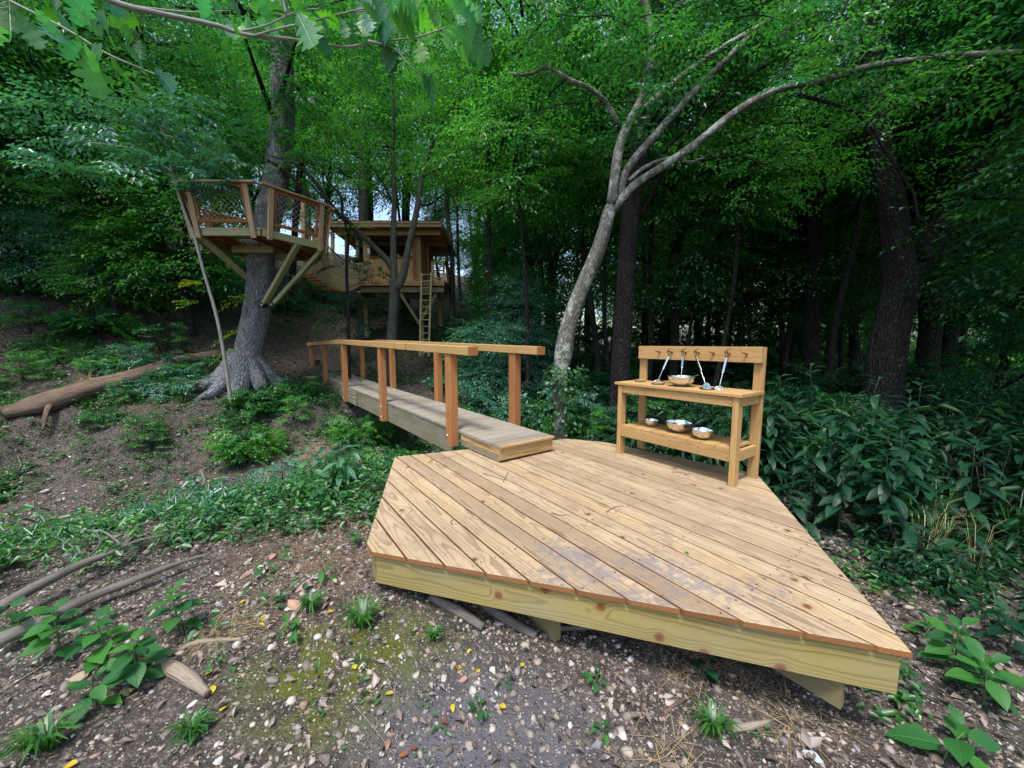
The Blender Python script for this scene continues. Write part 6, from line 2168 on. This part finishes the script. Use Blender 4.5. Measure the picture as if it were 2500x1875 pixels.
for px, py, w, colk, c, lab in [
    (716, 1477, 60, 'orange_stone', (0.41, 0.25, 0.17), 'orange-topped flat rock in the gravel left of the deck'),
    (748, 1433, 62, 'pink_stone', (0.37, 0.24, 0.21), 'pink crumbly rock just behind the orange-topped rock'),
    (603, 1405, 40, 'pink_stone', (0.37, 0.24, 0.21), 'pink rock on the crest of the gravel bank'),
    (645, 1392, 42, 'cream_stone', (0.46, 0.42, 0.38), 'cream angular rock on the crest of the gravel bank'),
    (540, 1430, 42, 'tan_stone', (.48, .38, .30), 'jagged tan rock at the left of the gravel crest'),
    (668, 1362, 34, 'salmon_stone', (0.38, 0.20, 0.16), 'salmon red rock at the top of the gravel bank'),
    (605, 1375, 30, 'cream_stone', (0.46, 0.42, 0.38), 'small cream rock left of the salmon red rock'),
    (970, 1558, 28, 'white_stone', (0.61, 0.60, 0.58), 'white angular stone right of the large grass tuft'),
    (918, 1665, 46, 'pinkgrey_stone', (.42, .33, .30), 'pinkish grey rock in the moss at lower centre'),
    (1130, 1665, 30, 'salmon_stone', (0.38, 0.20, 0.16), 'rusty pink stone in the gravel below the deck front'),
    (1455, 1822, 44, 'slate_stone', (.24, .25, .29), 'blue-grey rock at the bottom centre'),
    (670, 1208, 40, 'blue_stone', (.36, .42, .50), 'pale blue stone in the creek bed'),
    (665, 1183, 42, 'brown_stone', (.30, .24, .19), 'rounded brown rock in the creek bed'),
    (560, 1232, 36, 'blue_stone', (.36, .42, .50), 'blue-grey stone left of the pale blue one in the creek'),
    (1640, 1720, 36, 'pinkgrey_stone', (.42, .33, .30), 'pinkish rock beneath the deck front at the right'),
    (190, 1655, 50, 'ochre_stone', (0.36, 0.28, 0.19), 'ochre rock between the two leafy seedlings at lower left'),
    (112, 1700, 34, 'white_stone', (0.61, 0.60, 0.58), 'white stone in the lower left gravel'),
    (474, 1720, 30, 'white_stone', (0.61, 0.60, 0.58), 'white stone below the bleached wood piece'),
    (530, 1865, 40, 'white_stone', (0.61, 0.60, 0.58), 'white stone at the bottom edge left of centre'),
    (1985, 1850, 50, 'blue_stone', (.36, .42, .50), 'bluish flat stone at the bottom right'),
    (1205, 1640, 26, 'cream_stone', (0.46, 0.42, 0.38), 'cream stone under the corner of the deck beam'),
]:
    x, y = spot(px, py, 6 if py < 1300 else 2.2)
    r = w / 2 / F_PX * y * 1.15
    me = variant(RP[rng.integers(7)], colour_stone(colk, c), colk)
    tag(stone(x, y, r, .55, 'rock', me=me), lab, 'rock')

# ------------------------------------------------------------------ dead wood
def ground_line(lst, r, d0=2.0, lift=0.0):
    out = []
    for px, py in lst:
        x, y = spot(px, py, d0)
        out.append(Vector((x, y, hz(x, y) + r * .7 + lift)))
    return out


a = [Vector((*spot(px_, py_, 7), 0)) for px_, py_ in ((10, 1030), (120, 1003), (240, 965), (320, 945))]
o = empty('fallen_log', (a[0].x, a[0].y, hz(a[0].x, a[0].y)))
tag(o, 'long reddish rotten log lying on the bank left of the oak', 'log')
ax = [Vector((p.x, p.y, hz(p.x, p.y) + .17)) for p in a] + [Vector((*spot(px_, py_, 8), 0)) for px_, py_ in ((430, 905), (535, 880))]
ax = [Vector((p.x, p.y, hz(p.x, p.y) + .14)) for p in ax]
f = wm(o).translation
tube('trunk', [p - f for p in ax], [.10, .19, .21, .21, .20, .16], M['rotten'], o, seg=16, wob=.16, sub=6, M4=Matrix.Translation(f))
tube('branch_stub', [p - f for p in [ax[1] + Vector((.1, -.05, 0)), ax[1] + Vector((.3, -.3, -.15)), ax[1] + Vector((.4, -.45, -.4))]], [.05, .035, .02], M['rotten'], o, 7, M4=Matrix.Translation(f))


def dead(name, lst, rad, mat, label, cat, d0=2.0, seg=10, wob=.12, lift=0.0, extra=()):
    p = ground_line(lst, max(rad), d0, lift)
    t = empty(name, tuple(p[0]))
    tag(t, label, cat)
    f = wm(t).translation
    tube('shaft', [q - f for q in p], rad, M[mat], t, seg, wob=wob, M4=Matrix.Translation(f))
    for l2, r2 in extra:
        q2 = ground_line(l2, .01, d0, lift + .02)
        tube('side_twig', [q - f for q in q2], list(np.linspace(r2, r2 * .3, len(q2))), M[mat], t, 5, M4=Matrix.Translation(f))


dead('bleached_wood', [(378, 1618), (430, 1645), (470, 1670), (508, 1705)], [.020, .032, .030, .014], 'driftwood', 'thick bleached piece of wood lying in the gravel', 'dead wood', seg=14)
dead('curved_stick', [(432, 1592), (480, 1573), (530, 1567), (612, 1563)], [.006, .013, .011, .008], 'driftwood', 'grey bent stick above the bleached wood piece', 'stick')
dead('dead_stick', [(1785, 1785), (1830, 1778), (1880, 1765)], [.013, .016, .010], 'driftwood', 'short thick pale stick at the bottom right under the deck', 'stick')
dead('dead_stick', [(1620, 1745), (1650, 1722), (1690, 1700)], [.008, .009, .004], 'rotten', 'reddish brown stick right of the straw below the deck', 'stick')
dead('dead_stick', [(1050, 1465), (1120, 1500), (1180, 1540)], [.02, .03, .02], 'dead_branch', 'dark weathered branch half hidden beneath the deck front, left piece', 'stick')
dead('dead_stick', [(1170, 1478), (1230, 1515), (1310, 1560)], [.02, .028, .02], 'dead_branch', 'dark weathered branch beneath the deck next to the beam', 'stick')
dead('dead_stick', [(1350, 1540), (1450, 1535), (1560, 1545)], [.012, .015, .012], 'dead_branch', 'weathered stick lying in the shade right of the beam', 'stick')
dead('dead_branch', [(0, 1540), (90, 1485), (200, 1425), (290, 1385), (330, 1350)], [.030, .028, .024, .016, .008], 'dead_branch', 'long grey branch with fine forked twigs over the creek greenery', 'dead branch', 3.0, extra=[([(290, 1385), (350, 1360), (420, 1345)], .012), ([(300, 1372), (260, 1340), (210, 1335), (160, 1345)], .010), ([(310, 1365), (350, 1320), (400, 1310)], .009), ([(200, 1425), (250, 1370), (235, 1330)], .008), ([(320, 1355), (300, 1320), (280, 1300)], .006), ([(230, 1410), (140, 1352), (90, 1350)], .006)], lift=.10)
dead('dead_branch', [(0, 1600), (110, 1550), (220, 1490), (330, 1445), (440, 1400), (520, 1375)], [.034, .030, .026, .022, .014, .006], 'dead_branch', 'long mossy branch along the foot of the gravel bank', 'dead branch', 3.0, lift=.05)
dead('dead_branch', [(200, 1500), (300, 1455), (360, 1430)], [.016, .014, .01], 'dead_branch', 'short branch beside the long mossy one', 'dead branch', 3.0, lift=.06)
dead('dead_branch', [(300, 1290), (350, 1265), (410, 1257)], [.018, .022, .014], 'dead_branch', 'pale stick lying in the creek bed', 'dead branch', 4.5)
dead('exposed_root', [(455, 1255), (480, 1215), (500, 1180), (490, 1150)], [.03, .035, .03, .02], 'dead_branch', 'twisted bare root on the far creek bank', 'root', 6.0)
for i, l in enumerate([[(840, 1100), (900, 1085), (960, 1092)], [(860, 1120), (930, 1105), (1000, 1115)], [(840, 1085), (880, 1060), (930, 1058)], [(900, 1075), (920, 1105), (935, 1125)]]):
    dead('brushwood', l, [.018, .016, .008], 'dead_branch', ['bare stick in the brush pile under the footbridge, longest', 'bare stick at the bottom of the brush pile under the footbridge', 'bare stick at the top of the brush pile under the footbridge', 'bare stick crossing the brush pile under the footbridge'][i], 'stick', 6.0, lift=.05)
dead('dead_branch', [(1990, 1310), (2060, 1325), (2130, 1340), (2200, 1345)], [.02, .02, .014, .008], 'dead_branch', 'bare branch on the ground right of the deck under the dark plants', 'dead branch', 3.0)
dead('dead_branch', [(2290, 1440), (2330, 1400), (2400, 1330)], [.008, .007, .004], 'dead_branch', 'thin dead twig beside the tall straw at the right', 'dead branch', 3.0, lift=.05)

st_ = []
for _ in range(260):
    x = rng.uniform(-9.5, 2.4); y = rng.uniform(1.0, 9.5)
    if indeck(np.array([x]), np.array([y]), .05)[0]: continue
    l_ = rng.uniform(.06, .35) * (1 if y < 4 else 1.8); a_ = rng.random() * 6.28
    c_, s_ = math.cos(a_) * l_, math.sin(a_) * l_
    q_ = []
    for u in (0, .5, 1):
        xx, yy = x + c_ * u + rng.normal(0, .02), y + s_ * u + rng.normal(0, .02)
        q_.append((xx, yy, hz(xx, yy) + .008 + .02 * (u == 1)))
    r_ = rng.uniform(.0015, .004) * (1 if y < 4 else 1.8)
    st_.append((q_, [r_, r_, r_ * .5]))
o = tubes('fallen_twigs', st_, M['driftwood'], None, 4, 2)
tag(o, 'many thin dead twigs strewn over gravel and creek banks', 'twigs', kind='stuff')

# ------------------------------------------------------------------ fallen leaves, debris on the deck
YL = [(652, 1507, 'nearest the straw above the curved stick'), (633, 1528, 'just below the orange-topped flat rock'), (800, 1500, 'between orange-topped rock and large grass tuft'), (600, 1470, 'on the gravel above the curved stick'), (1112, 1640, 'under the deck front, left of the cream stone'),
      (1272, 1633, 'beneath the deck beam end'), (1105, 1725, 'at the upper left of the round bright seedling'), (1235, 1735, 'to the right of the round bright seedling'), (500, 1655, 'at the right end of the bleached wood piece'), (300, 1700, 'between the two leafy plants at lower left'),
      (537, 1745, 'below the bleached wood piece, by the moss'), (190, 1870, 'at the very bottom left'), (960, 1700, 'in the moss right of the pinkish grey rock'), (868, 1640, 'in the moss left of the pinkish grey rock'), (520, 1680, 'in the moss beside the bleached wood piece'), (1150, 1590, 'in the shade under the deck front'), (205, 1640, 'beside the ochre rock'), (1170, 1650, 'beside the small seedling under the deck')]
for px, py, wh in YL:
    x, y = spot(px, py, 2)
    M4 = Matrix.Translation((x, y, hz(x, y) + .014)) @ Matrix.Rotation(rng.random() * 6.28, 4, 'Z') @ Matrix.Rotation(rng.normal(0, .4), 4, 'X') @ Matrix.Scale(rng.uniform(.03, .045), 4)
    o = link('fallen_leaf', leaf_copy('ovate', 'leaf_yellow'), None, None, M4)
    tag(o, 'small yellow leaf ' + wh, 'leaf', 'yellow leaves on the gravel')
for px, py, wh in [(948, 1812, 'upper left of the group at the bottom'), (975, 1855, 'lowest of the group at the bottom'), (885, 1870, 'leftmost of the group at the bottom'), (1075, 1765, 'right of the group, below the bright seedling'), (1000, 1835, 'in the middle of the group at the bottom')]:
    x, y = spot(px, py, 1.6)
    M4 = Matrix.Translation((x, y, hz(x, y) + .014)) @ Matrix.Rotation(rng.random() * 6.28, 4, 'Z') @ Matrix.Scale(rng.uniform(.03, .04), 4)
    o = link('fallen_leaf', leaf_copy('ovate', 'leaf_brown'), None, None, M4)
    tag(o, 'reddish brown dead leaf on the gravel, ' + wh, 'leaf', 'brown leaves on the gravel')


def deckpt(px, py, z=.004):
    r = at(px, py, 1.0) - Vector((0, 0, CH))
    k = (z - CH) / r.z
    return Vector((r.x * k, r.y * k, z))


for px, py, mt, s, lab in [(1573, 1156, 'leaf_fallen_green', .045, 'light green leaf on the deck in front of the mud kitchen'), (1590, 1163, 'leaf_yellow', .03, 'pale yellow leaf just beside the green one on the deck'), (1692, 1284, 'leaf_yellow', .028, 'bright yellow leaf in the middle of the deck'), (1672, 1345, 'leaf_fallen_green', .035, 'dark green leaf standing on the deck'), (1570, 1218, 'leaf_yellow', .03, 'pale leaf scrap behind the middle of the deck'), (2050, 1405, 'leaf_brown', .03, 'red-brown leaf at the right edge of the deck')]:
    p = deckpt(px, py, .006)
    M4 = Matrix.Translation(p) @ Matrix.Rotation(rng.random() * 6.28, 4, 'Z') @ Matrix.Rotation(rng.normal(0, .35), 4, 'X') @ Matrix.Scale(s, 4)
    tag(link('fallen_leaf', leaf_copy('ovate', mt), None, None, M4), lab, 'leaf')
for i, (l, lab) in enumerate([
    ([(1228, 1175), (1237, 1160), (1241, 1152)], 'forked upright twig on the deck in front of the step'),
    ([(1075, 1118), (1095, 1116), (1112, 1112)], 'thin twig on the deck near its back left edge'),
    ([(1345, 1252), (1370, 1258), (1385, 1256)], 'thin curved twig in the middle of the deck'),
    ([(1480, 1250), (1500, 1238), (1525, 1235)], 'dark bent twig right of the middle of the deck'),
    ([(1640, 1152), (1680, 1155), (1712, 1163)], 'long thin twig on the deck under the mud kitchen'),
    ([(1180, 1155), (1210, 1165), (1235, 1172)], 'thin twig lying behind the forked one on the deck'),
    ([(1105, 1280), (1100, 1275), (1108, 1265)], 'tiny twig at the left of the deck'),
]):
    p = [deckpt(a, b, .006) for a, b in l]
    t = tube('twig', p, [.003, .0025, .0015], M['dead_branch'], None, 5)
    tag(t, lab, 'twig')
dn = 260
uu, vv = rng.uniform(.5, 4, dn), rng.uniform(.2, 4.2, dn)
dx, dy = N.x * uu + U.x * vv, N.y * uu + U.y * vv
k = indeck(dx, dy, -.04)
dx, dy = dx[k], dy[k]
az = rng.uniform(0, 6.28, len(dx)); s = rng.uniform(.006, .02, len(dx))
o = link('deck_debris', leaves_mesh('deck_debris', np.stack([dx, dy, np.full(len(dx), .003)], 1), np.stack([np.cos(az), np.sin(az), np.zeros(len(dx))], 1), nrm(np.stack([rng.normal(0, .3, len(dx)), rng.normal(0, .3, len(dx)), np.ones(len(dx))], 1)), s, s * .35, rng.random(len(dx)) * .3, False, .2, .0), M['litter'])
tag(o, 'crumbs of bark and dead leaf scattered over the deck boards', 'debris', kind='stuff')

# ------------------------------------------------------------------ the oak branch hanging into the top left of the view
def oak_leaf(seed):
    r = np.random.default_rng(seed)
    lob = []
    n = 4
    for i in range(n):
        u0 = .16 + i * .19
        w = [.17, .27, .35, .29][i] * r.uniform(.9, 1.1)
        s0 = [.05, .095, .13, .15][i]
        lob += [(u0 - .035, s0), (u0 + .03, w * .72), (u0 + .085, w), (u0 + .125, w * .93), (u0 + .145, w * .62)]
    lob = [(0, .008), (.08, .02)] + lob + [(.90, .13), (.95, .15), (.985, .10), (1.0, 0.0)]
    V, F = [], []
    for x, w in lob:
        dr = -.22 * x * x
        V += [(x, w, dr + w * .18 + .015 * math.sin(x * 25)), (min(x, .99), 0, dr), (x, -w * r.uniform(.9, 1.0), dr + w * .18 - .015 * math.sin(x * 22))]
    for i in range(len(lob) - 1):
        a = i * 3
        F += [(a, a + 1, a + 4, a + 3), (a + 1, a + 2, a + 5, a + 4)]
    me = pymesh('leaf', V, F, True)
    me.materials.append(M['leaf_oak'])
    return me


OL = [oak_leaf(i) for i in range(4)]
ob = empty('oak_branch', at(300, 30, 1.35))
tag(ob, 'oak branch with large lobed leaves hanging into the top left of the view', 'branch')
f = wm(ob).translation
main = P_([(200, -30), (300, 12), (400, 35), (520, 60), (600, 85), (680, 92), (760, 102), (840, 115), (920, 102), (1010, 92), (1080, 70), (1130, 50)], [1.25, 1.28, 1.3, 1.33, 1.36, 1.38, 1.4, 1.42, 1.42, 1.42, 1.42, 1.42])
tube('twig', [p - f for p in main], [.009, .0085, .0075, .007, .006, .0052, .0045, .004, .0035, .003, .0022, .0015], M['bark_sapling'], ob, 8, M4=Matrix.Translation(f))
for l in ([(-20, -20), (60, 20), (160, 70), (260, 130), (340, 165), (400, 190)], [(580, 78), (650, 62), (720, 30), (780, 20)], [(620, 88), (680, 70), (760, 52), (850, 30), (960, 25)], [(300, 12), (380, 22), (470, 30), (560, 26)], [(900, 100), (960, 118), (1000, 160), (1050, 200)], [(700, 40), (690, -20), (700, -60)], [(850, 30), (900, 20), (930, 28)]):
    p = P_(l, 1.36)
    tube('twig', [q - f for q in p], list(np.linspace(.004, .0015, len(p))), M['bark_sapling'], ob, 6, M4=Matrix.Translation(f))
# (base x, base y, tip x, tip y, tilt of the blade, distance)
LV = [(20, -20, 25, 95, .3, 1.45), (-40, 0, -10, 100, .5, 1.5), (35, 20, 110, 125, .5, 1.4), (80, 15, 125, 65, 1.2, 1.2), (180, 20, 245, 75, 1.0, 1.2), (225, 30, 330, 120, .5, 1.25), (205, 100, 245, 235, .3, 1.2), (215, 105, 315, 215, .3, 1.25), (200, 100, 165, 130, .4, 1.2),
      (300, 110, 385, 185, 1.3, 1.25), (370, 160, 440, 232, .2, 1.25), (300, 180, 350, 218, 1.3, 1.3), (260, 30, 320, 85, 1.2, 1.3), (500, -10, 500, 35, .5, 1.3), (600, 15, 690, 20, .9, 1.35), (560, 40, 590, 70, .6, 1.3),
      (720, 20, 790, 150, .1, 1.3), (730, 25, 800, 90, 1.2, 1.32), (755, 60, 815, 135, 1.3, 1.35), (700, -20, 735, 25, .4, 1.3), (740, 0, 765, 30, .5, 1.4), (770, 30, 815, 45, .7, 1.35),
      (890, 25, 910, 85, .2, 1.3), (905, -15, 950, 50, .2, 1.28), (880, 10, 930, 40, .9, 1.33), (950, 40, 1040, 75, .4, 1.3), (960, 15, 1040, 40, .3, 1.3), (1000, -20, 1045, 45, .2, 1.3), (1040, 10, 1075, 60, .5, 1.35), (925, 80, 970, 180, 1.2, 1.35), (930, 85, 975, 178, .9, 1.4),
      (1020, 90, 1035, 165, .9, 1.35), (1025, 180, 1095, 275, 1.1, 1.35), (1030, 190, 1060, 205, .5, 1.38), (1080, 50, 1140, 90, .6, 1.35), (1100, 60, 1200, 145, .2, 1.3), (1090, 75, 1150, 90, 1.2, 1.35), (1110, 120, 1175, 168, 1.2, 1.35), (960, 45, 1000, 80, .3, 1.33), (1080, 20, 1100, 40, .7, 1.35),
      (830, 40, 850, 95, .4, 1.38), (620, -25, 650, 30, .5, 1.3), (120, -30, 160, 30, .9, 1.2)]
for _ in range(60):
    cx_ = rng.choice([rng.uniform(540, 800), rng.uniform(860, 1180), rng.uniform(0, 420)], p=[.3, .55, .15])
    cy_ = rng.uniform(-40, 60) if cx_ > 430 else rng.uniform(-40, 120)
    a_ = rng.uniform(-.2, 2.2); l_ = rng.uniform(50, 85)
    LV.append((cx_, cy_, cx_ + l_ * math.cos(a_), cy_ + l_ * math.sin(a_), rng.uniform(.1, 1.2), rng.uniform(1.35, 1.75)))
for bx_, by_, tx_, ty_, tilt, d in LV:
    tilt *= .55
    a = at(bx_, by_, d)
    b = at(tx_, ty_, d + rng.uniform(-.08, .08))
    ax = b - a
    L_ = ax.length
    toc = (Vector((0, 0, CH)) - a).normalized()
    upv = (toc * math.cos(tilt) * (-1) + Vector((0, 0, 1)) * (math.sin(tilt) + .2)).normalized()
    L_ = max(.07, min(.15, L_ * 1.0))
    M4 = basis(ax, upv, a) @ Matrix.Scale(L_, 4)
    link('leaf', OL[rng.integers(4)], None, ob, M4)
label_rows()
